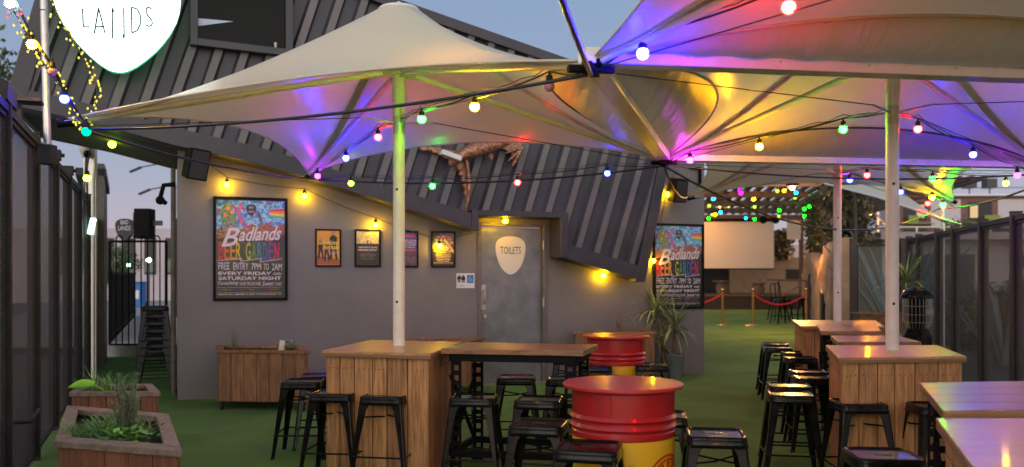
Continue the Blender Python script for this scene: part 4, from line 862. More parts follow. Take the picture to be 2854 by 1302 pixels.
# ================================================================ stools
def rsq(h, cr, z, n=5):
    pts = []
    for q, (sx, sy) in enumerate(((1, 1), (-1, 1), (-1, -1), (1, -1))):
        for k in range(n+1):
            a = math.pi/2*(q+k/n); pts.append((sx*(h-cr)+cr*math.cos(a), sy*(h-cr)+cr*math.sin(a), z))
    return pts
def stool_proto():
    H = .62; r = thing('metal_stool', 'x', 'stool')
    prof = [(.135, .03, H-.010), (.140, .035, H-.008), (.147, .04, H), (.154, .042, H-.002), (.160, .045, H-.010), (.162, .045, H-.020), (.160, .045, H-.032), (.164, .045, H-.038), (.166, .045, H-.062), (.160, .04, H-.062)]
    b = MB(); rings = [rsq(*p) for p in prof]; n = len(rings[0]); vs = [p for q in rings for p in q]
    b.add(vs, [(i*n+k, (i+1)*n+k, (i+1)*n+(k+1) % n, i*n+(k+1) % n) for i in range(len(rings)-1) for k in range(n)], True)
    b.add(rings[0], [tuple(range(n))]); b.build('seat', M['black'], r)
    b = MB(); b.prism([(-.042, -.011, 0), (-.036, -.016, 0), (.036, -.016, 0), (.042, -.011, 0), (.042, .011, 0), (.036, .016, 0), (-.036, .016, 0), (-.042, .011, 0)], (0, 0, .0012)); s = b.build('hand_slot', M['ink'], r); s.location = (0, 0, H-.0098)
    for sx, sy in ((1, 1), (-1, 1), (-1, -1), (1, -1)):
        def sec(c, w_, t, z):  # L section, outer corner at (c, c), rounded
            q = [(c-w_, c), (c-.012, c), (c-.003, c-.003), (c, c-.012), (c, c-w_), (c-t, c-w_), (c-t, c-t-.004), (c-t-.004, c-t), (c-w_, c-t)]
            return [(x*sx, y*sy, z) for x, y in q]
        b = MB(); zs = [(H-.05, .158, .082), (H-.10, .163, .060), (.32, .185, .044), (.02, .218, .030), (.0, .222, .030)]
        ss = [sec(c, w_, .010, z) for z, c, w_ in zs]; n = 9; vs = [p for q in ss for p in q]; f = [(i*n+k, (i+1)*n+k, (i+1)*n+(k+1) % n, i*n+(k+1) % n) for i in range(len(ss)-1) for k in range(n)]
        if sx*sy < 0: f = [tuple(reversed(x)) for x in f]
        b.add(vs, f, False); b.add(ss[-1], [tuple(range(n))]); b.add(ss[0], [tuple(range(n))]); lg = b.build('leg', M['black'], r, bevel=.003)
        b = MB(); q = sec(.2235, .033, .013, .0); b.prism(q if sx*sy > 0 else list(reversed(q)), (0, 0, .018)); b.build('rubber_foot', M['rubber'], lg)
    for k in range(4):
        a = [(1, 1), (-1, 1), (-1, -1), (1, -1)][k]; c = [(1, 1), (-1, 1), (-1, -1), (1, -1)][(k+1) % 4]
        b = MB(); b.tube([(a[0]*.196, a[1]*.196, .19), (c[0]*.196, c[1]*.196, .19)], .007, 8); b.build('footrest', M['black'], r)
    b = MB(); b.tube([(.165, .165, .47), (0, 0, .455), (-.165, -.165, .47)], .006, 8); b.build('cross_brace', M['black'], r)
    b = MB(); b.tube([(-.165, .165, .47), (0, 0, .468), (.165, -.165, .47)], .006, 8); b.build('cross_brace', M['black'], r)
    return r
SP = stool_proto(); used = [False]
def stool(x, y, yaw, label, z=0, group='black metal stools around the bar tables and drums', sc_=1.0):
    o = SP if not used[0] else copy_tree(SP); used[0] = True
    o.location = (x, y, z); o.rotation_euler = (0, 0, R(yaw)); o.scale = (sc_,)*3 if sc_ != 1 else (1, 1, 1); o['label'] = label; o['group'] = group; return o
def st(tx, ty, yaw, label):
    p = G(tx, ty, .62); stool(p.x, p.y, yaw, label)
st(846, 1059, 2, 'black stool at the far left, left of the left timber block')
st(890, 1044, 12, 'black stool mostly hidden behind the left timber block, only a green tinted seat corner showing')
st(935, 1091, -6, 'black stool overlapping the front left corner of the left timber block')
st(1077, 1098, -9, 'black stool centred against the front face of the left timber block')
st(1321, 1102, -6, 'black stool under the near left end of the long stained table')
st(1439, 1048, -4, 'black stool behind the long stained table, in front of the steel door')
st(1504, 1109, -12, 'black stool with a blue seat edge, under the middle of the long table')
st(1503, 1175, -12, 'black stool just left of the front oil drum, its seat tinted blue')
st(1641, 1240, -14, 'nearest black stool, in front of the foreground oil drum, reflecting red')
st(1993, 1204, -8, 'black stool standing alone right of the foreground oil drum with orange reflections')
st(1842, 1152, -10, 'black stool hidden behind the right side of the foreground oil drum')
st(1578, 1052, -8, 'black stool behind the right leg of the long stained table')
st(1586, 997, -6, 'black stool left of the farther oil drum with a green glint on its seat')
st(1660, 1016, -8, 'black stool in front of the farther oil drum, left side')
st(1815, 1014, -4, 'black stool right of the farther oil drum by the blue green pot')
st(2204, 1095, -10, 'frontmost black stool left of the right timber block, seat glinting green and gold')
st(2200, 1071, -10, 'black stool directly behind the frontmost one left of the right timber block')
st(2266, 1049, -8, 'black stool tucked against the right timber block, green light on its seat')
st(2254, 1033, -8, 'black stool behind the one tucked against the right timber block')
st(2230, 995, -8, 'black stool beside the table behind the right timber block, nearer of that pair')
st(2222, 981, -8, 'black stool beside the table behind the right timber block, farther of that pair')
st(2168, 967, -10, 'black stool at the outer end of the right row, nearest the open turf')
st(2160, 957, -10, 'black stool farthest back in the right row, behind the outermost one')
st(2391, 1118, -2, 'black stool in front of the right timber block, centred on its left half')
st(2612, 1127, -4, 'black stool under the right edge table, behind its black leg')
st(2461, 1262, -5, 'black stool cut by the bottom edge of the photo, left of the nearest timber block')
# stacks in the alley
lv = ['bottom', 'second from bottom', 'third from bottom', 'fourth from bottom', 'second from top', 'top']
for k in range(6): stool(-4.58, 11.05, 21+(k % 2)*1.5, 'black stool, '+lv[k]+' of the near stack in the alley', z=.095*k, group='stools stacked in the alley')
for k in range(5): stool(-4.92, 11.9, 21, 'black stool, level '+['one', 'two', 'three', 'four', 'five'][k]+' of the farther alley stack partly hidden', z=.095*k, group='stools stacked in the alley')
# ================================================================ planters
def planter(label, FL, FR, BR, BL, h, m, rim=.09, feet=True, rimm=None, z0=.1):
    c = (FL+FR+BR+BL)/4; r = thing('timber_planter', label, 'planter', (c.x, c.y, 0)); cs = [Vector((p.x, p.y, 0)) for p in (FL, FR, BR, BL)]; c = Vector((c.x, c.y, 0))
    inn = [c+(p-c)*(1-.06) for p in cs]; rr = random.Random(int(c.x*77)); b = MB()
    for i in range(4):
        p, q = inn[i], inn[(i+1) % 4]; d = q-p; L_ = d.length; d = d/L_; out = Vector((d.y, -d.x, 0)); n_ = max(3, round(L_/.14))
        for k in range(n_):
            o1 = p+d*(k/n_*L_+.003); o2 = p+d*((k+1)/n_*L_-.003); j = rr.uniform(0, .004)
            b.prism([o1+out*j+Vector((0, 0, z0)), o2+out*j+Vector((0, 0, z0)), o2-out*.02+Vector((0, 0, z0)), o1-out*.02+Vector((0, 0, z0))], (0, 0, h-z0-.035))
    b.build('side_boards', m, r, world=True, bevel=.002)
    b = MB()
    for i in range(4):     # mitred rim boards
        p, q = cs[i], cs[(i+1) % 4]; pi = c+(p-c)*(1-rim*2/min((cs[1]-cs[0]).length, (cs[2]-cs[1]).length)); qi = c+(q-c)*(1-rim*2/min((cs[1]-cs[0]).length, (cs[2]-cs[1]).length))
        pl = [p, q, qi, pi]; g = .002; cc = (p+q+qi+pi)/4; b.prism([cc+(v-cc)*.996+Vector((0, 0, h-.034)) for v in pl], (0, 0, .034))
    b.build('rim', rimm or M['woodrim'], r, world=True, bevel=.004)
    b = MB(); k = [c+(p-c)*.9 for p in cs]; b.prism([p+Vector((0, 0, z0+.02)) for p in k], (0, 0, h-z0-.10)); b.build('soil', M['soil'], r, world=True)
    if feet:
        for p in cs:
            q = c+(p-c)*.86; b = MB(); b.tube([q+Vector((-.012, 0, .035)), q+Vector((.012, 0, .035))], .035, 14); b.box(q.x-.02, q.x+.02, q.y-.02, q.y+.02, .06, .11); b.build('castor', M['rubber'], r, world=True)
    return r
GR = lambda tx, ty, h: G(tx, ty, h)
planter('nearest red stained planter with a weathered rim, rosemary and grass, lower left corner', GR(152, 1229, .64), GR(508, 1257, .64), GR(470, 1153, .64), GR(186, 1129, .64), .64, M['woodred'], .10, False, z0=.02)
planter('smaller red stained planter behind the nearest one against the mesh fence', GR(192, 1093, .64), GR(448, 1093, .64), GR(425, 1069, .64), GR(226, 1071, .64), .64, M['woodred'], .07, False, z0=.02)
planter('brown timber planter on castors under the large left poster', Vector((-3.27, 9.5, 0)), Vector((-2.19, 9.38, 0)), Vector((-2.50, 10.15, 0)), Vector((-3.52, 10.22, 0)), .665, M['woodpl'], .08, rimm=M['woodpl'])
planter('brown planter against the wall behind the left timber block, only its rim showing', Vector((-1.95, 10.6, 0)), Vector((-.55, 10.8, 0)), Vector((-.35, 11.45, 0)), Vector((-1.6, 11.05, 0)), .665, M['woodpl'], .08, rimm=M['woodpl'])
planter('brown timber planter behind the farther oil drum on the wall right of the door', Vector((.84, 11.85, 0)), Vector((2.02, 12.0, 0)), Vector((2.0, 12.55, 0)), Vector((.84, 12.1, 0)), .70, M['woodpl'], .07, rimm=M['woodpl'])
planter('brown timber planter at the back right under the mesh fence, below the agave', Vector((5.72, 14.2, 0)), Vector((6.6, 13.5, 0)), Vector((7.0, 14.7, 0)), Vector((5.8, 14.75, 0)), .86, M['woodpl'], .07, rimm=M['woodpl'])
def blade(b, p, d, L_, w_, droop, n=5, up=.8, fold=0):
    d = Vector((d[0], d[1], 0)).normalized(); side = Vector((-d.y, d.x, 0)); vs = []; pos = Vector(p); el = up
    for i in range(n+1):
        t = i/n; ww = w_*(1-t)**.6*(.55+.9*t if t < .4 else .91) if t < 1 else 0.0008
        vs += [pos-side*ww/2, pos+side*ww/2]
        pos = pos+(d*math.cos(el)+Vector((0, 0, 1))*math.sin(el))*L_/n; el -= droop/n
    b.add(vs, [(2*i, 2*i+1, 2*i+3, 2*i+2) for i in range(n)])
def tuft(label, c, n, L_, w_, spread, m, name='grass_clump', cat='plant', up=(.7, 1.4), droop=1.6, group=None, sx=1, sy=1):
    b = MB(); rr = random.Random(int(c[0]*1000+n)); c = Vector(c)
    for _ in range(n):
        a = rr.uniform(0, 6.283); q = c+Vector((max(-1.5, min(1.5, rr.gauss(0, 1)))*spread*sx, max(-1.5, min(1.5, rr.gauss(0, 1)))*spread*sy, 0))
        blade(b, q, (math.cos(a), math.sin(a)), L_*rr.uniform(.5, 1.1), w_*rr.uniform(.7, 1.2), droop*rr.uniform(.5, 1.3), up=rr.uniform(*up))
    return tag(b.build(name, m), label, cat, group)
def rosemary(label, stems, m=None, leaf=.030, dens=100, name='rosemary_bush', w_=.007):
    r = thing(name, label, 'plant', stems[0][0]); st_ = MB(); lf = MB(); rr = random.Random(int(stems[0][0].x*99))
    for base, tip, rad in stems:
        base, tip = Vector(base), Vector(tip); pts = [base.lerp(tip, t/5)+Vector((rr.uniform(-.01, .01), rr.uniform(-.01, .01), 0)) for t in range(6)]; st_.tube(pts, [.004*(1-.7*t/5)+.001 for t in range(6)], 5)
        L_ = (tip-base).length; n = int(L_*dens*14)
        for k in range(n):
            t = rr.uniform(.12, 1); i = min(int(t*5), 4); p = pts[i].lerp(pts[i+1], t*5-i)
            a = rr.uniform(0, 6.283); blade(lf, p, (math.cos(a), math.sin(a)), leaf*rr.uniform(.7, 1.3)*(1.15-.4*t), w_, .2, n=2, up=rr.uniform(.2, 1.1))
    st_.build('stem', M['trunk'], r, world=True); lf.build('foliage', m or L['rose'], r, world=True); return r
def RY(tx, ty, Y): return PY(tx, ty, Y)
# nearest planter
rb = RY(347, 1190, 4.75); rb.z = .55
def rt(u, v, y): return RY(u/1.775, 640+v/1.775, y)
rosemary('tall rosemary standing in the nearest planter', [(rb, rt(592, 715, 4.75), 1), (rb+Vector((.02, 0, 0)), rt(612, 760, 4.8), 1), (rb+Vector((.05, .02, 0)), rt(668, 712, 4.8), 1), (rb+Vector((.06, 0, 0)), rt(650, 770, 4.7), 1), (rb+Vector((.01, .02, 0)), rt(572, 790, 4.8), 1), (rb, rt(552, 850, 4.7), 1), (rb+Vector((.03, .02, 0)), rt(630, 810, 4.8), 1), (rb+Vector((.05, 0, 0)), rt(675, 830, 4.7), 1), (rb+Vector((.02, -.03, 0)), rt(600, 830, 4.65), 1), (rb, rt(640, 880, 4.7), 1), (rb, rt(585, 880, 4.7), 1)])
g = RY(292, 1200, 4.85); tuft('bushy strappy grass clump in the front half of the nearest planter', (g.x, g.y, .60), 460, .16, .009, .10, L['grass'], sx=.8, sy=1.3)
g = RY(410, 1205, 4.8); tuft('short grass at the right side of the nearest planter around the rosemary', (g.x-.05, g.y, .60), 150, .13, .008, .07, L['grass'], sx=.8, sy=1.3)
def broad(label, c, n, leaf, spread, m, h=.08, name='leafy_herb'):
    b = MB(); rr = random.Random(int(c[0]*131+n)); c = Vector(c)
    for _ in range(n):
        q = c+Vector((rr.gauss(0, spread), rr.gauss(0, spread), rr.uniform(0, h))); a = rr.uniform(0, 6.283); d = Vector((math.cos(a), math.sin(a), 0)); s_ = Vector((-d.y, d.x, 0)); e = rr.uniform(-.2, .7); l_ = leaf*rr.uniform(.6, 1.2); up = Vector((0, 0, 1))
        p = [q, q+d*l_*.4*math.cos(e)+up*l_*.4*math.sin(e)+s_*l_*.3, q+d*l_*math.cos(e)+up*l_*(math.sin(e)-.15), q+d*l_*.4*math.cos(e)+up*l_*.4*math.sin(e)-s_*l_*.3, q+d*l_*.45*math.cos(e)+up*(l_*.45*math.sin(e)-l_*.06)]
        b.add(p, [(0, 4, 1), (1, 4, 2), (2, 4, 3), (3, 4, 0)], True)
    return tag(b.build(name, m), label, 'plant')
g = RY(372, 1215, 4.6); broad('bright green leafy herb at the front right of the nearest planter', (g.x, g.y, .60), 110, .055, .07, L['mint'])
g = RY(285, 1075, 6.5); tuft('spiky dark grass clump in the second planter', (g.x+.03, g.y, .60), 150, .22, .011, .07, L['grass'], sx=1.5)
g = RY(330, 1075, 6.5); tuft('small low grass clump at the right of the second planter', (g.x, g.y, .58), 50, .12, .008, .06, L['grass'], up=(.2, 1))
b = MB(); l0 = RY(262, 1072, 6.1); l1 = RY(187, 1081, 6.05); vs = []
for i in range(11):
    t = i/10; p = l0.lerp(l1, t)+Vector((0, 0, .012*math.sin(t*3.1))); w_ = .034*math.sin(math.pi*min(1, .12+t*.88))**.7; vs += [p+Vector((0, .02, w_)), p+Vector((0, -.006, -.002)), p-Vector((0, -.01, w_*.75))]
b.add(vs, [(3*i+j, 3*i+j+1, 3*i+j+4, 3*i+j+3) for i in range(10) for j in range(2)], True); b.tube([l0, l0+Vector((.05, .05, -.05))], .004, 5)
tag(b.build('broad_leaf', L['lime']), 'single large bright lime leaf sticking out left of the second planter', 'leaf')
b = MB()
for (u0, v0, u1, v1) in ((262, 1065, 236, 1018), (264, 1066, 255, 1020)): b.tube([RY(u0, v0, 6.4), RY((u0+u1)/2-2, (v0+v1)/2, 6.4), RY(u1, v1, 6.4)], [.004, .003, .001], 5)
tag(b.build('flower_stalk', L['grass']), 'two thin upright green stalks behind the lime leaf', 'plant')
# wall planters
def rz_(tx, ty, Y, z): p = PY(tx, ty, Y); return Vector((p.x, p.y, z))
p = rz_(652, 950, 10.0, .6); rosemary('small feathery herb at the left of the castor planter', [(p, p+Vector((dx, 0, h)), 1) for dx, h in ((-.05, .22), (0, .28), (.05, .2), (.03, .25), (-.02, .2), (.08, .16))], L['mint'], .03, 20, 'feathery_herb', .004)
p = rz_(800, 960, 9.9, .6); broad('low leafy herb at the right of the castor planter', p, 120, .05, .08, L['mint'], .12)
p = rz_(783, 960, 9.8, .62); b = MB(); b.box(-.03, .03, -.01, .01, 0, .13); o = b.build('plant_tag', M['cream'], bevel=.003); o.location = p; o.rotation_euler = (0, R(8), R(20)); tag(o, 'pale curled plant tag standing in the castor planter', 'tag')
p = rz_(1095, 945, 10.9, .6); rosemary('small upright herb just left of the left umbrella pole foot', [(p, p+Vector((dx, 0, h)), 1) for dx, h in ((0, .27), (.03, .24), (-.03, .2))], L['mint'], .03, 20, 'upright_herb', .004)
p = rz_(1180, 945, 11.1, .62); broad('reddish low bloom in the wall planter behind the left block', p, 50, .04, .08, L['pink'], .06)
p = rz_(1668, 925, 12.1, .64); tuft('thin grass at the left of the planter behind the farther drum', p, 60, .16, .006, .07, L['grass'])
p = rz_(1725, 925, 12.1, .62); rosemary('reddish flowering sprig in the planter behind the farther drum', [(p, p+Vector((dx, 0, h)), 1) for dx, h in ((-.05, .3), (0, .33), (.04, .26), (-.02, .22))], L['pink'], .035, 18, 'flowering_sprig', .009)
p = rz_(1748, 925, 12.1, .62); rosemary('grey green rosemary tuft right of the reddish sprig behind the farther drum', [(p+Vector((dx, 0, 0)), p+Vector((dx*1.3, 0, h)), 1) for dx, h in ((-.06, .2), (-.02, .26), (.02, .24), (.06, .27), (.1, .2), (.0, .2))], None, .035, 26, w_=.005)
# yucca in pot
def yucca(label, base, crowns, potm=True):
    r = thing('potted_yucca' if potm else 'yucca_plant', label, 'plant', base); base = Vector(base)
    if potm:
        b = MB(); b.lathe([(.001, 0), (.11, 0), (.115, .01), (.155, .30), (.165, .31), (.165, .345), (.15, .345), (.148, .31), (.001, .31)], base, 28); pt = b.build('pot', M['pot'], r, world=True)
        b = MB(); b.lathe([(.147, .312), (.001, .318)], base, 20); b.build('potting_soil', M['soil'], pt, world=True)
    for (cx, cy, cz, n, L_) in crowns:
        c = base+Vector((cx, cy, cz)); b = MB(); b.tube([base+Vector((cx*.2, 0, .3 if potm else 0)), base+Vector((cx*.6, cy*.5, cz*.6)), c], [.03, .026, .022], 8); b.build('trunk', M['trunk'], r, world=True)
        b = MB(); rr = random.Random(int(cz*100)+n)
        for k in range(n):
            a = rr.uniform(0, 6.283); f = k/n; blade(b, c-Vector((0, 0, .14*(1-f))), (math.cos(a), math.sin(a)), L_*rr.uniform(.75, 1.1), .034, rr.uniform(.7, 2.0)*(1.4-f), n=6, up=rr.uniform(-.1, .5)+f*1.0)
        b.build('leaves', L['yuc'], r, world=True)
        b = MB()
        for k in range(8): a = rr.uniform(0, 6.283); blade(b, c-Vector((0, 0, .14)), (math.cos(a), math.sin(a)), L_*.8, .02, 1.2, up=-.5)
        b.build('dry_leaves', L['dry'], r, world=True)
    return r
pb = G(1878, 1051); yucca('two-headed spiky yucca in a blue green pot below the right poster', pb, [(-.27, -.05, 1.02, 70, .60), (.0, -.1, .78, 75, .55), (-.2, .05, .55, 26, .4)])
yb = PY(2525, 1000, 12.2); yucca('spiky yucca on a thin trunk between the right pole and the black heater', Vector((yb.x, yb.y, 0)), [(0, 0, 1.45, 60, .55), (-.05, -.1, .5, 30, .4)], False)
# agave behind the back mesh
def agave(label, c, n, H, seed, w_=.16):
    r = MB(); rr = random.Random(seed); c = Vector(c)
    for k in range(n):
        a = rr.uniform(0, 6.283); blade(r, c+Vector((math.cos(a)*.12, math.sin(a)*.12, 0)), (math.cos(a), math.sin(a)), H*rr.uniform(.75, 1.08), w_, rr.uniform(.05, .5), n=7, up=rr.uniform(1.05, 1.45))
    o = r.build('agave', L['agave']); sm_ = o.modifiers.new('thick', 'SOLIDIFY'); sm_.thickness = .02; return tag(o, label, 'plant')
agave('large grey green agave with tall upright blades behind the back mesh panel', (7.2, 16.0, .15), 24, 2.2, 4)
agave('smaller agave seen through the right fence behind the heater', (8.1, 14.2, 0), 16, 1.7, 9)
# ================================================================ fences
Lf0 = Vector((-3.24, 5.45)); ld = Vector((-.3806, .9247)).normalized()
def mesh_fence(name, label, P0, d, dists, h, m, post, pw_, rail=True, z0=0):
    ang = math.atan2(d.y, d.x); r = thing(name, label, 'fence', (P0.x, P0.y, 0), ang)
    for i, x in enumerate(dists):
        b = MB(); b.box(x-pw_/2, x+pw_/2, -pw_*.6, pw_*.6, 0, h+.03); b.box(x-pw_*.55, x+pw_*.55, -pw_*.65, pw_*.65, h+.03, h+.045); b.build('post', post, r, bevel=.004)
    for a, c in zip(dists[:-1], dists[1:]):
        b = MB(); b.add([(a+pw_/2, 0, z0+.05), (c-pw_/2, 0, z0+.05), (c-pw_/2, 0, h-.06), (a+pw_/2, 0, h-.06)], [(0, 1, 2, 3)]); pn = b.build('mesh_panel', m, r)
        s_ = pn.modifiers.new('thick', 'SOLIDIFY'); s_.thickness = .004; s_.use_rim = False
        f = .028; b = MB(); b.box(a+pw_/2, a+pw_/2+f, -.02, .02, z0+.05, h-.06); b.box(c-pw_/2-f, c-pw_/2, -.02, .02, z0+.05, h-.06); b.box(a+pw_/2+f, c-pw_/2-f, -.02, .02, h-.06-f, h-.06); b.box(a+pw_/2+f, c-pw_/2-f, -.02, .02, z0+.05, z0+.05+f); b.build('panel_frame', M['fence'], pn)
    if rail: b = MB(); b.box(dists[0], dists[-1], -.035, .035, h-.055, h+.0); b.build('top_rail', M['fence'], r, bevel=.003)
    return r
lf = mesh_fence('mesh_fence', 'tall dark steel fence of expanded mesh panels running back along the left side', Lf0, ld, [-4.3, -2.9, -1.5, .14, 1.62, 3.08, 4.42, 5.8, 7.35], 2.60, M['fmesh'], M['fence'], .075)
b = MB(); b.box(.62, .80, -.16, .12, 2.72, 2.745); b.box(.69, .73, -.03, .03, 2.6, 2.72); b.build('rail_bracket', M['fence'], lf, bevel=.004)
b = MB(); b.box(-.06, .35, -.05, .05, 2.6, 2.72); b.build('end_cap_plate', M['fence'], lf, bevel=.004)
for x in (3.08, 4.42): b = MB(); b.box(x-.05, x+.05, -.06, .06, 2.6, 2.70); b.tube([(x, -.06, 2.65), (x, -.09, 2.65)], .02, 8); b.build('rail_clamp', M['fence'], lf, bevel=.004)
b = MB(); b.tube([(.25, -.04, .52), (.25, -.14, .52), (.5, -.16, .56)], .014, 8); b.build('latch_handle', M['fence'], lf)
Rd = Vector((.2725, 1)).normalized(); R10 = Vector(((2740-CX)/F*10, 10.0))
ds = []
for tx, ty in ((2854+95, 578), (2825, 601), (2740, 621), (2668, 638), (2617, 648), (2573, 660), (2531, 666)):
    Y = .6*F/(765-ty); ds.append((Y-10)/Rd.y)
ds = [-8.4, -7.1, -5.8, -4.6, -3.4, -2.25]+ds[1:]
rf = mesh_fence('mesh_fence', 'long see-through mesh fence with brown posts running back along the right side', R10, Rd, ds, 2.10, M['fmesh2'], M['fencer'], .085)
bp0 = PY(2378, 800, 15.0); bp1 = PY(2516, 800, 14.9); bd = Vector((bp1.x-bp0.x, bp1.y-bp0.y))
mesh_fence('mesh_fence', 'short see-through mesh fence section in front of the tall agave', Vector((bp0.x, bp0.y)), bd.normalized(), [0, bd.length], 2.08, M['fmesh2'], M['fencer'], .10, False, z0=.3)
# ---- heater
hp = PY(2556, 900, 11.2)
r = thing('area_heater', 'black domed area heater with a wire guard beside the right fence', 'heater', (hp.x, hp.y, 0))
b = MB(); b.lathe([(.001, .05), (.17, .05), (.18, .1), (.18, .5), (.19, .52), (.18, .54), (.175, .70), (.13, .80), (.06, .84)], n=32); b.build('tank_housing', M['black'], r)
b = MB()
for k in range(24): a = k*math.pi/12; b.tube([(.13*math.cos(a), .13*math.sin(a), .80), (.175*math.cos(a), .175*math.sin(a), .88), (.175*math.cos(a), .175*math.sin(a), 1.2)], .003, 4)
for z in (.88, .98, 1.09, 1.2): b.tube([(.175*math.cos(t*.2618), .175*math.sin(t*.2618), z) for t in range(25)], .003, 4)
b.build('wire_guard', M['galv'], r)
b = MB(); b.lathe([(.09, .82), (.1, .9), (.1, 1.2)], n=24); b.build('burner', M['blackm'], r)
b = MB(); b.lathe([(.20, 1.19), (.205, 1.2), (.20, 1.23), (.15, 1.29), (.08, 1.33), (.001, 1.34)], n=32); b.lathe([(.001, 1.2), (.2, 1.19)], n=32); b.build('dome_cap', M['black'], r)
# ================================================================ alley on the left
r = thing('alley_post', 'tall pale post with a white security camera at the mouth of the alley', 'post', PY(252, 1000, 12.5))
q = Vector(r.location); q.z = 0; r.location = q
b = MB(); b.box(-.08, .08, -.05, .05, 0, 3.5); b.build('post_shaft', M['galv'], r, bevel=.006)
b = MB(); b.tube([(.07, -.06, 0), (.07, -.06, 2.9), (.1, -.08, 3.05), (.09, -.06, 3.4)], .014, 6); b.tube([(.1, -.05, 0), (.1, -.05, 3.2)], .01, 6); b.build('conduit', M['white'], r)
cc = MB(); cc.box(-.14, .1, -.16, .06, 3.42, 3.48); cc.lathe([(.001, 3.18), (.06, 3.19), (.10, 3.28), (.11, 3.42)], (-.02, -.06, 0), 20); cm = cc.build('camera_housing', M['white'], r)
b = MB(); b.ball((.02, -.13, 3.23), .055, 12, 8); b.build('camera_lens', M['glass'], cm)
b = MB(); b.tube([(-.03, -.07, 3.2), (-.06, -.09, 2.4), (-.04, -.08, 1.9), (-.05, -.08, 1.6)], .012, 6); b.box(-.08, .0, -.11, -.06, 2.3, 2.38); b.box(-.08, 0, -.11, -.06, 1.85, 1.95); b.build('cable_run', M['cable'], r)
r = thing('tube_light', 'greenish white glowing tube light on the alley post above the planter', 'lamp', PY(255, 633, 12.2))
b = MB(); b.tube([(-.02, 0, -.1), (.03, 0, .12)], .04, 12); b.build('lamp_tube', emis('tube_glow', (.55, 1, .85), 4), r); b = MB(); b.box(.02, .06, .0, .05, -.12, .14); b.build('lamp_base', M['white'], r)
# alley left wall and gate
aw = Lf0+ld*7.6
r = thing('alley_wall', 'dark boarded wall along the left side of the alley beyond the mesh fence', 'wall', (aw.x, aw.y, 0), math.atan2(ld.y, ld.x))
b = MB()
for k in range(20): b.box(k*.16, k*.16+.15, -.03, .03+.01*(k % 2), 0, 2.4+.02*(k % 3))
b.build('boards', M['fence'], r)
b = MB(); b.box(1.6, 2.0, -.12, .05, 0, 3.3); b.box(2.4, 2.9, -.1, .05, 0, 3.1); b.build('pier', M['dframe'], r)
b = MB(); b.prism([(1.6, -.15, 3.1), (2.7, -.15, 2.9), (2.7, .3, 2.9), (1.6, .3, 3.1)], (0, 0, .12)); b.build('awning', M['contd'], r)
gy_ = 15.75; g0 = PY(306, 800, gy_); g1 = PY(462, 800, gy_-.02)
r = thing('alley_gate', 'black steel hoop-topped gate closing the far end of the alley', 'gate', (g0.x, gy_, 0))
gw = g1.x-g0.x; b = MB()
zt1 = CH-(673-765)/F*gy_; zb1 = CH-(961-765)/F*gy_
b.bar((0, 0, zt1), (gw, 0, zt1), .04, .04); b.bar((0, 0, zb1), (gw, 0, zb1), .04, .04); b.bar((0, 0, zb1), (0, 0, zt1), .04, .04, up=(0, 1, 0)); b.bar((gw, 0, zb1), (gw, 0, zt1), .04, .04, up=(0, 1, 0)); b.build('gate_frame', M['blackm'], r)
for k in range(0, 8, 2):
    x0, x1 = gw*(k+1)/9, gw*(k+2)/9; b = MB(); b.tube([(x0, 0, zb1), (x0, 0, zt1+.03)]+[((x0+x1)/2-(x1-x0)/2*math.cos(a*.524), 0, zt1+.04+(x1-x0)*.55*math.sin(a*.524)) for a in range(7)]+[(x1, 0, zt1+.03), (x1, 0, zb1)], .013, 8); b.build('hoop_bar', M['blackm'], r)
b = MB(); b.box(-.1, gw+.2, -.06, .25, 0, .2); tag(b.build('concrete_step', M['concrete']), 'low concrete step under the alley gate', 'step'); bpy.data.objects['concrete_step'].location = (g0.x, gy_+.02, 0)
# beyond the gate
b = MB(); b.add([(-10.5, 16, .14), (-6.2, 16, .14), (-14.5, 45, .14), (-24, 45, .14)], [(0, 1, 2, 3)]); struct(b.build('pavement', M['concrete']))
r = thing('picket_fence', 'dark picket fence along the left side of the lane beyond the gate', 'fence', (-8.02, 17.2, 0), math.atan2(11.2, -4.4))
b = MB()
for k in range(95): b.box(k*.125, k*.125+.035, -.015, .015, .1, 1.52)
b.box(0, 11.9, -.03, .03, 1.5, 1.56); b.box(0, 11.9, -.03, .03, .25, .31); b.build('pickets', M['blackm'], r)
q = PY(386, 790, 36); r = thing('wheelie_bin', 'blue plastic wheelie bin in the lane beyond the gate', 'bin', (q.x, 36, .14))
b = MB(); b.prism([(-.24, -.28, 0), (.24, -.28, 0), (.24, .25, 0), (-.24, .25, 0)], (0, 0, 1.0)); b.build('bin_body', M['bin'], r, bevel=.03); b = MB(); b.box(-.28, .28, -.34, .30, 1.0, 1.06); b.build('lid', M['bin'], r, bevel=.02); b = MB(); b.box(-.14, .14, -.29, -.282, .35, .7); b.build('white_label', M['wsign'], r)
for sx in (-1, 1): b = MB(); b.tube([(sx*.24, .25, .1), (sx*.28, .25, .1)], .1, 14); b.build('wheel', M['rubber'], r)
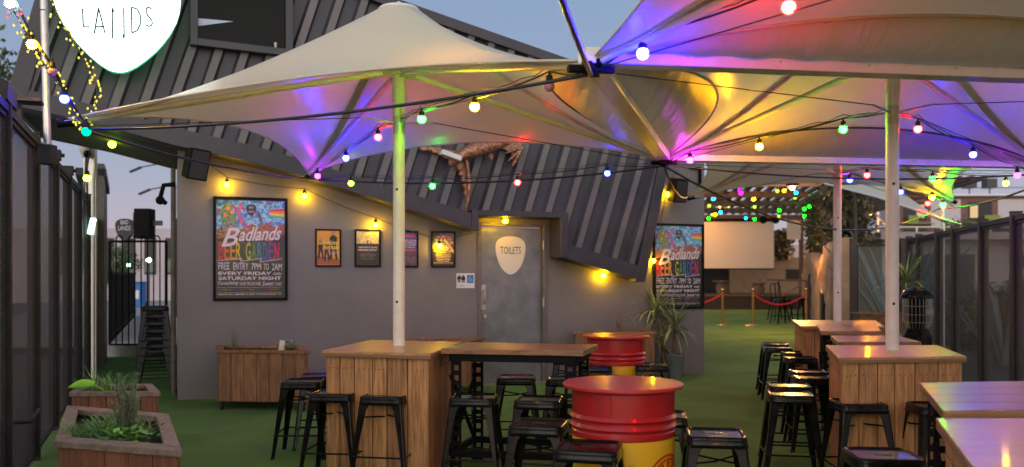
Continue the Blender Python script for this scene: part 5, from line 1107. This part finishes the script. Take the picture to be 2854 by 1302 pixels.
# hanging pick sign and dark box sign in the lane
q = PY(347, 632, 17.5); r = thing('small_pick_sign', 'dark guitar pick sign with BAD LANDS lettering hanging above the alley gate', 'sign', q)
b = MB(); b.prism([(x, 0, z+.03) for x, z in pick_outline(.39, .45)], (0, .05, 0)); p = b.build('sign_plate', M['ink'], r, bevel=.006)
text('lettering', 'BAD', p, M['wsign'], 0, .09, .15, .08, y=-.004); text('lettering', 'LANDS', p, M['wsign'], 0, -.03, .25, .09, y=-.004)
q2 = PY(404, 622, 17.6); b = MB(); b.tube([Vector((.19, .02, .06)), q2-q], .015, 6); b.build('arm', M['blackm'], r)
r = thing('dark_box_sign', 'dark upright box fixed to the alley wall beside the small pick sign', 'box', q2)
b = MB(); b.box(-.17, .16, -.15, .15, -.32, .29); b.build('box_casing', M['blackm'], r, bevel=.02); b = MB(); b.box(-.2, -.15, -.1, .1, -.3, .2); b.box(.12, .35, -.03, .03, -.05, .05); b.build('side_bracket', M['contd'], r)
r = thing('far_white_building', 'pale building with dark upright windows beyond the lane', 'building', (-20.6, 45, 0))
b = MB(); b.box(-8, 7, 0, 8, 0, 3.9); b.build('wall', mat('pale_render', (.42, .37, .40), .8, c2=(.5, .44, .47), scale=.4, bump=.05), r)
for k in range(6):
    x = -3.0+k*1.1
    b = MB(); b.box(x, x+.6, -.05, .02, 1.5, 3.4); f = b.build('window', M['ink'], r); b = MB(); b.box(x+.05, x+.55, -.06, -.05, 1.6, 2.3); b.build('pane', mat('green_glass', (.02, .10, .07), .1, bump=.02), f)
def crown(b, c, r_, n, leaf, rr, squash=.8):
    c = Vector(c)
    cl = [c+Vector((rr.gauss(0, .42), rr.gauss(0, .42), rr.gauss(0, .36)*squash))*r_ for _ in range(max(6, n//160))]
    for _ in range(n):
        o = rr.choice(cl); p = o+Vector((rr.gauss(0, 1), rr.gauss(0, 1), rr.gauss(0, .8)))*r_*.2
        a = Vector((rr.gauss(0, 1), rr.gauss(0, 1), rr.gauss(0, 1))).normalized(); e = a.cross(Vector((rr.gauss(0, 1), rr.gauss(0, 1), rr.gauss(0, 1)))).normalized(); s_ = leaf*rr.uniform(.6, 1.3)
        b.add([p-a*s_, p+e*s_*.5, p+a*s_, p-e*s_*.5], [(0, 1, 2, 3)])
def tree(label, base, h, r_, n, leaf, seed, name='leafy_tree', lm='tree', cat='tree'):
    base = Vector(base); t = thing(name, label, cat, base); rr = random.Random(seed); b = MB(); top = base+Vector((0, 0, h-r_*.8))
    b.tube([base, base.lerp(top, .5)+Vector((.1, 0, 0)), top], [.05*h*.5, .035*h*.5, .015*h*.5], 8)
    for k in range(6): a = rr.uniform(0, 6.28); b.tube([base.lerp(top, .45+.08*k), top+Vector((math.cos(a)*r_*.6, math.sin(a)*r_*.6, rr.uniform(-.3, .4)*r_))], [.02*h*.4, .005*h*.4], 6)
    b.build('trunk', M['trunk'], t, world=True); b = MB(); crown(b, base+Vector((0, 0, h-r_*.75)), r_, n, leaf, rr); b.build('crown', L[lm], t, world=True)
q = PY(345, 735, 40); tree('round bush tree seen through the alley gate with a lamp beside it', (q.x, 40, 0), 2.9, 1.15, 2600, .07, 3, 'bushy_tree')
q = PY(2, 250, 22); tree('dark tree top at the left edge behind the fence', (q.x-.9, 22, 0), 7.4, 1.6, 3500, .1, 8)
for u, v, y, c, lab in ((370, 738, 30, (.8, 1, .85), 'bright white lamp seen through the right bars of the alley gate'), (313, 754, 30, (.5, 1, .85), 'smaller greenish lamp seen through the left bars of the alley gate')):
    u, v = (415*1, 733) if c[0] > .6 else (359, 747)
    q = PY(u, v, y); r = thing('lane_lamp', lab, 'lamp', (q.x, y, .1)); b = MB(); b.tube([(0, 0, 0), (0, 0, q.z-.1)], .03, 8); b.build('lamp_post', M['contd'], r); b = MB(); b.ball((0, -.02, q.z), .085 if c[0] > .6 else .06, 12, 8); b.build('lamp_globe', emis('lane_glow', c, 8), r)
for v, sgn in ((310, 1), (485, 1)):
    q = PY((395 if v > 400 else 370), (540 if v > 400 else 478), 30); r = thing('street_lamp', 'grey street lamp arm seen through the alley, '+('lower one' if v > 400 else 'upper one cut by the container'), 'street lamp', (q.x+1.4, 30, 0))
    b = MB(); b.tube([(0, 0, 0), (0, 0, q.z+.1), (-.3, 0, q.z+.3), (-1.1, 0, q.z+.15)], [.05, .035, .025, .02], 8); b.build('lamp_post', M['asphalt'], r); b = MB(); b.bar((-1.1, 0, q.z+.15), (-1.5, 0, q.z-.02), .14, .07); b.build('lamp_head', M['asphalt'], r, bevel=.02)
# ================================================================ far beer garden
r = thing('stage', 'dark boarded stage at the far end of the turf', 'stage', (8.5, 37, 0)); b = MB(); b.box(-3, 6.2, 0, 4.4, 0, .62); b.build('stage_deck', M['stage'], r, bevel=.01)
b = MB(); b.box(-3, 6.2, -.03, 0, .56, .64); b.build('stage_nosing', M['timber'], r)
s0, s1 = PY(1900, 618, 38.5), PY(2157, 748, 38.5)
r = thing('projection_screen', 'large blank pale projection screen glowing warm above the stage', 'screen', ((s0.x+s1.x)/2, 38.5, s1.z)); hw = (s1.x-s0.x)/2; hh = s0.z-s1.z
b = MB(); b.box(-hw, hw, 0, .03, 0, hh); b.build('screen_cloth', M['screen'], r); b = MB(); b.box(-hw-.05, hw+.05, -.03, .05, hh, hh+.14); b.box(-hw, hw, -.02, .04, -.06, 0); b.build('screen_case', M['blackm'], r)
q = PY(2213, 640, 38); r = thing('hanging_panel', 'small pale square panel hanging right of the projection screen', 'panel', q); b = MB(); b.box(-.3, .3, 0, .04, -.43, .43); b.build('panel_board', M['screen'], r, bevel=.004); b = MB(); b.box(-.32, .32, -.01, .03, .43, .48); b.build('top_batten', M['timber'], r)
r = thing('back_wall', 'tan block wall behind the stage with a dark doorway opening', 'wall', (8, 41.5, 0))
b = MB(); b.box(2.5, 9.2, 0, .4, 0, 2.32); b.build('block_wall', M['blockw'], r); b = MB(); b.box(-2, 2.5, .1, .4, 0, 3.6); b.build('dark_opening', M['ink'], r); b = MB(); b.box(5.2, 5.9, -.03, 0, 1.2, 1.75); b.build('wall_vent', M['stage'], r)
def ivymass(label, pts, z0, z1, n, leaf, seed, name='ivy_hedge', th=.35):
    b = MB(); rr = random.Random(seed)
    for _ in range(n):
        t = rr.random()*(len(pts)-1); k = int(t); p = Vector(pts[k]).lerp(Vector(pts[k+1]), t-k); zz = lerp(z0, z1[0]+(z1[1]-z1[0])*t/(len(pts)-1), rr.random()**.9)
        c = Vector((p.x+rr.gauss(0, th*.4), p.y+rr.gauss(0, th*.4), zz+.12*math.sin(p.y*3+p.x*2))); a = Vector((rr.gauss(0, 1), rr.gauss(0, 1), rr.gauss(0, 1))).normalized(); e = a.cross(Vector((rr.gauss(0, 1), rr.gauss(0, 1), rr.gauss(0, 1)))).normalized(); s_ = leaf*rr.uniform(.6, 1.3)
        b.add([c-a*s_, c+e*s_*.6, c+a*s_, c-e*s_*.6], [(0, 1, 2, 3)])
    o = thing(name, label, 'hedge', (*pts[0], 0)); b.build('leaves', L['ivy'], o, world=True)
    b = MB()
    for a, c in zip(pts[:-1], pts[1:]): b.bar((*a, z0), (*c, z0), .06, .06); b.bar((*a, (z0+z1[0])/2), (*c, (z0+z1[1])/2), .05, .05)
    b.build('support_rail', M['timber'], o, world=True); return o
ivymass('dark ivy screen above the tan wall behind the stage', [(9.9, 41.4), (13.4, 41.4)], 2.3, (3.7, 3.7), 2600, .14, 2)
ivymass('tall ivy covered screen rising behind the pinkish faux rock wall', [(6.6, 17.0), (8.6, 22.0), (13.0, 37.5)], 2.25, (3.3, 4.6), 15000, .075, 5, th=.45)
b = MB(); tagb = None
# faux rock wall: one organic slab with an uneven top
tops = [(2372, 662), (2350, 664), (2333, 668), (2312, 676), (2297, 690), (2290, 730), (2284, 752), (2278, 745), (2272, 726), (2262, 706), (2250, 703), (2244, 722), (2239, 755), (2236, 765)]
r = thing('faux_rock_wall', 'curving pinkish tan faux rock wall with arched niches on the right side of the garden', 'wall', (6.0, 16, 0))
A0, A1 = Vector((6.0, 16.0)), Vector((12.4, 36.8)); vs = []; N_ = 60; rr = random.Random(4)
def atx(t): p = A0.lerp(A1, t); return CX+F*p.x/p.y
prev = None; b = MB(); colv = []
for i in range(N_+1):
    t = (i/N_)**1.5; p = A0.lerp(A1, t); tx = atx(t); ty = interp(sorted([(-x, y) for x, y in tops]), -tx); zt = CH-(ty-HY)/F*p.y
    nn = Vector((1, -.3)).normalized(); cc = []
    for k in range(7):
        f = k/6; o = .08*math.sin(i*1.3+k*1.9)+rr.uniform(-.04, .04)
        cc.append((p.x-nn.x*o*.6, p.y, zt*f))
    cc.append((p.x+.35, p.y+.05, zt)); cc.append((p.x+.35, p.y+.05, 0)); colv.append(cc)
n_ = 9; vs = [q for c in colv for q in c]; b.add(vs, [((i+1)*n_+k, i*n_+k, i*n_+k+1, (i+1)*n_+k+1) for i in range(N_) for k in range(n_-1)], True)
ztn = CH-(662-HY)/F*15.9
fr = []
for k in range(8):
    for j in range(6): fr.append((5.98+.42*j/5*.9+rr.uniform(-.02, .02), 15.95-rr.uniform(0, .06), ztn*k/7-(0 if j else .06)))
b.add(fr, [(k*6+j, k*6+j+1, (k+1)*6+j+1, (k+1)*6+j) for k in range(7) for j in range(5)], True)
b.build('rock_body', M['rock'], r, world=True)
for t, hh_, ww in ((.16, 1.15, .4), (.55, 1.5, .5)):
    p = A0.lerp(A1, t); d = (A1-A0).normalized(); b = MB(); pl = [(-ww, 0), (ww, 0), (ww, hh_*.7), (ww*.6, hh_*.93), (0, hh_), (-ww*.6, hh_*.93), (-ww, hh_*.7)]
    b.prism([Vector((p.x-.10+d.x*x, p.y+d.y*x, z+.02)) for x, z in pl], (.12, 0, 0)); b.build('arched_niche', M['ink'], r, world=True, bevel=.03)
# pergola
r = thing('pergola', 'open timber pergola with close rafters over the far garden', 'pergola', (8.5, 30, 0)); b = MB()
for y in (24.5, 28, 31.5, 35, 39): b.box(1, 13.2 if y > 28 else 9.6, y-30-.06-8.5*0, y-30+.06, 4.0, 4.2)
b.v = [Vector((v.x-8.5, v.y, v.z)) for v in b.v]; b.build('beam', M['timber'], r)
b = MB()
for k in range(30): x = -5.5+k*.36; xe = min(x+3.4, 99); b.prism([(x, -5.4, 4.22), (x+.15, -5.4, 4.22), (x+.15+2.6, 9, 4.22), (x+2.6, 9, 4.22)], (0, 0, .1))
b.build('rafter', M['timber'], r)
for x, y in ((-4.9, -5.5), (4.6, 9.0), (-2.0, 9.0)): b = MB(); b.box(x-.08, x+.08, y-.08, y+.08, 0, 4.0); b.build('post', M['timber'], r)
# strings of bulbs and stage lights under the pergola
def farlights(label, pts, Y):
    root = thing('festoon_lights', label, 'string lights', PY(1900+pts[0][0]/2.67, 480+pts[0][1]/2.67-8, Y), 0, 'festoon light strings'); tp = []
    for u, v, c in pts: tp.append(bulb(0, 0, 0, 0, 'far_'+c, root, .055, pos=PY(1900+u/2.67, 480+v/2.67, Y+random.uniform(-.4, .4))))
    tp = [tp[0]+Vector((-1.2, 0, .3))]+tp+[tp[-1]+Vector((.6, 0, .3))]
    b = MB(); b.tube(tp, .012, 5); b.build('wire', M['cable'], root, world=True)
farlights('highest far light string under the pergola with violet, yellow and blue bulbs', [(432, 132, 'purple'), (440, 155, 'magenta'), (712, 140, 'lime'), (762, 138, 'orange'), (851, 153, 'cyan')], 26.5)
farlights('far light string with blue, amber and yellow bulbs under the pergola', [(235, 198, 'cyan'), (536, 200, 'yellow'), (844, 189, 'lime')], 28.5)
farlights('far light string with lime, green and yellow green bulbs under the pergola', [(205, 248, 'lime'), (288, 297, 'cyan'), (543, 258, 'lime'), (726, 284, 'green'), (912, 273, 'green'), (951, 254, 'green')], 30.5)
farlights('lowest far light string just above the projection screen', [(200, 345, 'green'), (228, 316, 'lime'), (250, 315, 'yellow'), (477, 342, 'cyan'), (542, 350, 'green'), (723, 327, 'lime'), (913, 327, 'green')], 33)
for u, v in ((597, 350), (690, 350)):
    q = PY(1900+u/2.67, 480+v/2.67, 35); r = thing('stage_lamp', 'round black stage lamp hanging above the screen, '+('left' if u < 650 else 'right')+' of the pair', 'stage light', q)
    b = MB(); b.tube([(0, .1, 0), (0, -.2, -.05)], [.13, .15], 14); b.build('lamp_can', M['blackm'], r); b = MB(); b.tube([(-.17, 0, 0), (-.17, 0, .25), (.17, 0, .25), (.17, 0, 0)], .012, 6); b.tube([(0, 0, .25), (0, 0, .6)], .015, 6); b.build('yoke', M['blackm'], r)
# rope barrier
bps = [PY(1900+u/2.67, 909, 25) for u in (303, 530)]+[PY(2247, 905, 25.5)]
labs = ['brass rope barrier post on the left, leading behind the grey wall', 'brass rope barrier post in the middle of the far turf', 'brass rope barrier post at the right end by the rock wall']
for q, lb in zip(bps, labs):
    r = thing('barrier_post', lb, 'barrier post', (q.x, q.y, 0), 0, 'brass rope barrier posts'); b = MB(); b.tube([(0, 0, .03), (0, 0, 1.0)], .033, 14); b.build('post_tube', M['brass'], r); b = MB(); b.lathe([(.21, 0), (.21, .015), (.12, .04), (.04, .055)], n=28); b.build('base', M['brass'], r); b = MB(); b.ball((0, 0, 1.06), .05, 14, 8); b.build('finial', M['brass'], r)
tops_ = [Vector((q.x, q.y, .93)) for q in bps]; lft = Vector((tops_[0].x-2.0, 25, .93))
for a, c, lb in ((lft, tops_[0], 'red velvet rope at the left, running behind the grey wall corner'), (tops_[1], tops_[2], 'red velvet rope sagging between the two right brass posts')):
    b = MB(); b.tube(sagline(a, c, .32, 14), .024, 8); tag(b.build('velvet_rope', M['rope']), lb, 'rope', 'red velvet ropes')
# tables and stools on / before the stage
for u, v, wd, lb in ((300, 808, 140, 'round high table with a pale pedestal on the left of the stage'), (570, 822, 115, 'round high table at the middle of the stage')):
    q = PY(1900+u/2.67, 480+v/2.67, 38.0); r = thing('pedestal_table', lb, 'table', (q.x, 38, .62), 0, 'round high tables on the stage'); h = q.z-.62
    b = MB(); b.tube([(0, 0, h-.05), (0, 0, h)], wd/2.67/2400*38/2, 24); b.build('table_top', M['timber'], r); b = MB(); b.tube([(0, 0, 0), (0, 0, h*.5), (0, 0, h-.05)], [.24, .3, .24], 18); b.build('pedestal', M['timber'], r)
q0, q1 = PY(1900+680/2.67, 780, 31), PY(1900+970/2.67, 783, 28); r = thing('wall_bar_shelf', 'long timber bar shelf beside the rock wall above the far stools', 'shelf', (q0.x, q0.y, 0))
b = MB(); b.bar(q0, q1, .5, .06); b.build('shelf_board', M['timber'], r, world=True); b = MB(); b.bar(q0+Vector((.2, 0, -.03)), q0+Vector((.2, 0, -1.0)), .05, .05, up=(0, 1, 0)); b.bar(q1-Vector((.2, 0, .03)), Vector((q1.x-.2, q1.y, 0)), .05, .05, up=(0, 1, 0)); b.bar(q1-Vector((.3, 0, .1)), q1-Vector((1.0, 0, .5)), .04, .04); b.build('support', M['timber'], r, world=True)
for u, y, lb in ((745, 26.2, 'far black stool in front of the red rope, left of three'), (885, 27.2, 'far black stool by the rock wall, right of three')):
    q = PY(1900+u/2.67, 900, y); stool(q.x, y, 10, lb, group='black stools by the far rock wall', sc_=1.22)
q = PY(1900+718/2.67, 900, 28.2); r = thing('metal_bar_chair', 'far black bar chair with a tall open backrest beside the far stools', 'chair', (q.x, 28.2, 0), R(10))
b = MB(); b.box(-.18, .18, -.18, .18, .74, .78); b.build('seat', M['black'], r, bevel=.01)
for sx in (-1, 1):
    for sy in (-1, 1): b = MB(); b.tube([(sx*.15, sy*.15, .75), (sx*.25, sy*.25, 0)], [.03, .02], 8); b.build('leg', M['black'], r)
b = MB(); b.tube([(-.17, .18, .76), (-.17, .22, 1.12), (-.1, .24, 1.2), (.1, .24, 1.2), (.17, .22, 1.12), (.17, .18, .76)], .016, 8); b.tube([(0, .18, .76), (0, .24, 1.2)], .02, 8); b.build('backrest', M['black'], r)
# ================================================================ beyond the right fence
q = PY(2190, 545*K, 60)
r = thing('shade_sail', 'pale blue grey shade sail whose tip is tied to the right fence post', 'shade sail', (6.2, 14, 3.2))
tip = Vector((6.25, 12.35, 2.27)); tl = PY(2075*K, 462*K, 16.5); tr_ = PY(2190*K, 462*K, 13.2); t3 = PY(2235*K, 455*K, 16)
b = MB(); n_ = 14; vs = []
for i in range(n_+1):
    s_ = i/n_; a = tl.lerp(tip, s_)+Vector((0, 0, .14*4*s_*(1-s_)*.2)); c = t3.lerp(tip, s_)-Vector((0, 0, .05*4*s_*(1-s_)))
    for j in range(5): vs.append(a.lerp(c, j/4)-Vector((0, 0, .05*4*(j/4)*(1-j/4))))
b.add(vs, [(i*5+j, i*5+j+1, (i+1)*5+j+1, (i+1)*5+j) for i in range(n_) for j in range(4)], True); b.build('sail_cloth', M['canvas'], r, world=True)
b = MB(); b.tube([tl, tl.lerp(tip, .5)+Vector((0, 0, .04)), tip], .02, 8); b.build('edge_tube', M['white'], r, world=True); b = MB(); b.tube([tip, tip+Vector((.12, -.15, -.06))], .012, 6); b.ball(tip, .03, 8, 6); b.build('tie_fitting', M['galv'], r, world=True)
def pole(name, label, tx, ty0, ty1, Y, r_, m, cat='pole'):
    q = PY(tx, ty0, Y); t = thing(name, label, cat, (q.x, Y, 0)); b = MB(); b.tube([(0, 0, 0), (0, 0, q.z)], r_, 12); b.build('shaft', m, t); b = MB(); b.tube([(0, 0, q.z), (0, 0, q.z+.03)], r_*1.15, 12); b.build('end_cap', m, t); return t
pole('dark_pole', 'dark bare pole standing left of the right umbrella pole behind the rock wall', 2384, 540, 0, 15.3, .035, M['fencer'])
pole('thin_pole', 'thin pale pole lit green, rising behind the right fence under the green bulb', 2629, 556, 0, 12.9, .022, M['white'])
pole('lamp_mast', 'tall grey blurred mast behind the right umbrella pole', 2447, 480, 0, 48, .09, M['galv'])
q = PY(2413, 603, 42); r = thing('street_lamp', 'street lamp glowing orange on a curved arm against the dusk sky', 'street lamp', (q.x+1.25, 42, 0))
b = MB(); b.tube([(.15, 0, 0), (.1, 0, 2.6), (-.1, 0, 3.6), (-.5, 0, 4.15), (-1.0, 0, q.z+.05)], [.07, .05, .045, .04, .03], 8); b.build('lamp_post', M['galv'], r); b = MB(); b.ball((-1.25, 0, q.z), .17, 14, 8, sz=.75); b.build('lamp_globe', emis('sodium_glow', (1, .30, .0005), 1500), r)
b = MB(); b.bar((-1.4, .1, q.z+.12), (-.95, .1, q.z+.1), .2, .06); b.build('lamp_head', M['galv'], r)
r = thing('road_bridge', 'pale elevated road barrier with railings crossing behind the right fence', 'bridge', (25, 52, 0))
b = MB(); b.box(-8, 40, 0, 1, 1.2, 3.3); b.build('concrete_parapet', mat('bridge_concrete', (.33, .29, .31), .85, c2=(.42, .37, .38), scale=.5, bump=.1), r)
b = MB()
for k in range(33): b.box(-8+k*1.5, -7.92+k*1.5, .2, .28, 3.3, 4.35)
for z in (3.6, 4.0, 4.35): b.box(-8, 40, .2, .28, z, z+.06)
b.build('railing', M['galv'], r)
for k in range(6): b = MB(); b.box(-7+k*8, -6+k*8, .2, .8, 0, 1.2); b.build('pier', M['concrete'], r)
# apartments
ax0 = (2512-CX)/F*92; r = thing('apartment_building', 'far apartment block with white panels, brown bands and lime balconies', 'apartment building', (ax0, 92, 0), R(-2))
zt_b = CH+(765-545)/F*92; mw = mat('white_panel', (.47, .43, .44), .7, bump=.02); mb_ = mat('brown_cladding', (.18, .085, .07), .8, bump=.05); lim = mat('lime_panel', (.20, .24, .05), .7, bump=.02)
b = MB(); b.box(0, 30, 0, 12, 0, zt_b-.1); b.build('brown_wall', mb_, r)
b = MB(); b.box(-.9, 0, .3, 12, 0, zt_b-.4); b.build('stair_tower', mat('pink_grey_render', (.36, .31, .33), .8, bump=.02), r)
b = MB(); b.box(-.3, 31, -.5, 12.4, zt_b-.1, zt_b+.12); b.build('roof_slab', M['wsign'], r)
for i in range(4):
    x = 4.4+i*7.0-3.2
    for lv_ in range(3):
        z = zt_b-1.35-lv_*2.9
        b = MB(); b.box(x+1.9, x+5.0, -.08, 0, z-2.0+.0, z-.2 if lv_ else z+.9); b.build('white_panel', mw, r)
for i in range(5):
    x = -.1+i*7.0-(0 if i else -.2)
    for lv_ in range(3):
        z = zt_b-2.7-lv_*2.9+.6
        b = MB(); b.box(x+.1, x+2.6, -.05, .0, z-.6, z+1.4); w_ = b.build('window_bay', M['ink'], r)
        b = MB(); b.box(x+(.3 if (i+lv_) % 2 else 1.5), x+(1.1 if (i+lv_) % 2 else 2.3), -.07, -.05, z-.3, z+1.1); b.build('lit_pane', emis('lit_flat', (1, .72, .35), .75), w_)
        b = MB(); b.box(x+(1.3 if (i+lv_) % 2 else .2), x+(2.9 if (i+lv_) % 2 else 1.2), -1.2, -1.1, z-.9, z-.1); b.box(x+.1, x+2.9, -1.2, -.05, z-1.0, z-.9); b.build('balcony', lim, r)
for k in range(3):
    x = 5.2+k*2.15; b = MB(); b.box(x, x+1.1, 1, 2.2, zt_b+.9, zt_b+1.9); b.box(x+.5, x+.6, 1.5, 1.6, zt_b+.1, zt_b+.9); b.build('rooftop_unit', M['contd'], r)
b = MB(); b.box(4, 14, .8, .9, zt_b+.85, zt_b+.92); b.build('rooftop_rail', M['contd'], r)
for k, (u, v, y, h_, r0) in enumerate([(2690, 615, 60, 5.4, 1.8), (2750, 612, 62, 5.4, 1.8)]):
    q = PY(u, v, y); tree(['low dark tree before the apartment block, left of the pair', 'low dark tree before the apartment block, right of the pair'][k], (q.x, y, 0), h_, r0, 3000, .13, 20+k)
# ground level behind the fence: low building, hedge, verge
r = thing('low_building', 'long low grey building with a flat roof and dark openings seen through the right fence', 'building', (12.9, 30, 0))
b = MB(); b.box(0, 30, 0, 6, 0, 2.7); b.build('wall', mat('dusk_render', (.30, .27, .28), .8, c2=(.38, .34, .35), scale=.6, bump=.1), r); b = MB(); b.box(-.3, 30.3, -.6, 6.2, 2.7, 2.95); b.build('roof', mat('pink_grey_roof', (.33, .28, .30), .7, c2=(.4, .34, .36), scale=1, bump=.3), r)
for k in range(8): b = MB(); b.box(1+k*3.6, 3.2+k*3.6, -.05, 0, .3, 2.2); w_ = b.build('window', M['ink'], r); b = MB(); b.box(1.2+k*3.6, 1.5+k*3.6+(k % 3)*.3, -.06, -.05, 1.0, 1.7); b.build('lit_pane', emis('far_pane', (.8, .6, .6), .3), w_)
b = MB(); rr = random.Random(12)
for _ in range(15000):
    p = Vector((rr.uniform(8.8, 22), rr.uniform(17, 20) , 0)); p.x = p.x if p.x > 6.9+(p.y-10)*.28 else p.x+3; p.z = rr.uniform(0, 1.15)+.35*math.sin(p.x*1.7)*math.cos(p.y*1.3)
    a = Vector((rr.gauss(0, 1), rr.gauss(0, 1), rr.gauss(0, 1))).normalized(); e = a.cross(Vector((0, .3, 1))).normalized(); s_ = rr.uniform(.05, .12); b.add([p-a*s_, p+e*s_*.5, p+a*s_, p-e*s_*.5], [(0, 1, 2, 3)])
tag(b.build('shrubbery', L['tree']), 'mass of green shrubs beyond the right fence', 'shrubs', kind='stuff')
b = MB(); b.box(0, .35, 0, 20, 0, .55); o = b.build('low_kerb_wall', M['concrete']); o.location = (6.6, 4, 0); o.rotation_euler = (0, 0, -R(15.2)); tag(o, 'low concrete wall running just outside the right fence', 'wall')
# warm garden lamp that lights the screen and the rock wall
q = PY(2010, 560, 35.5); r = thing('garden_floodlight', 'amber floodlight under the pergola above the left of the screen', 'lamp', q); b = MB(); b.box(-.2, .2, -.06, .06, -.1, .1); b.build('lamp_housing', M['blackm'], r, bevel=.01)
b = MB(); b.box(-.17, .17, .065, .07, -.08, .08); b.build('lamp_glass', emis('amber_flood', (1, .42, .08), 40), r)
def plight(name, loc, c, e, par, rad=.08):
    l = bpy.data.lights.new(name, 'POINT'); l.energy = e; l.color = c; l.shadow_soft_size = rad; o = bpy.data.objects.new(name, l); COL.objects.link(o); o.parent = par; o.location = loc
plight('flood_glow', (0, .35, -.25), (1, .40, .09), 520, r, .15)
r = thing('garden_floodlight', 'amber lamp under the pergola beside the rock wall', 'lamp', (7.0, 21.5, 3.7)); b = MB(); b.box(-.12, .12, -.12, .12, 0, .12); b.build('lamp_housing', M['blackm'], r, bevel=.01); b = MB(); b.ball((0, 0, -.03), .07, 12, 8); b.build('lamp_globe', emis('amber_globe', (1, .45, .1), 20), r)
plight('lamp_glow', (0, 0, -.25), (1, .42, .1), 650, r, .12)
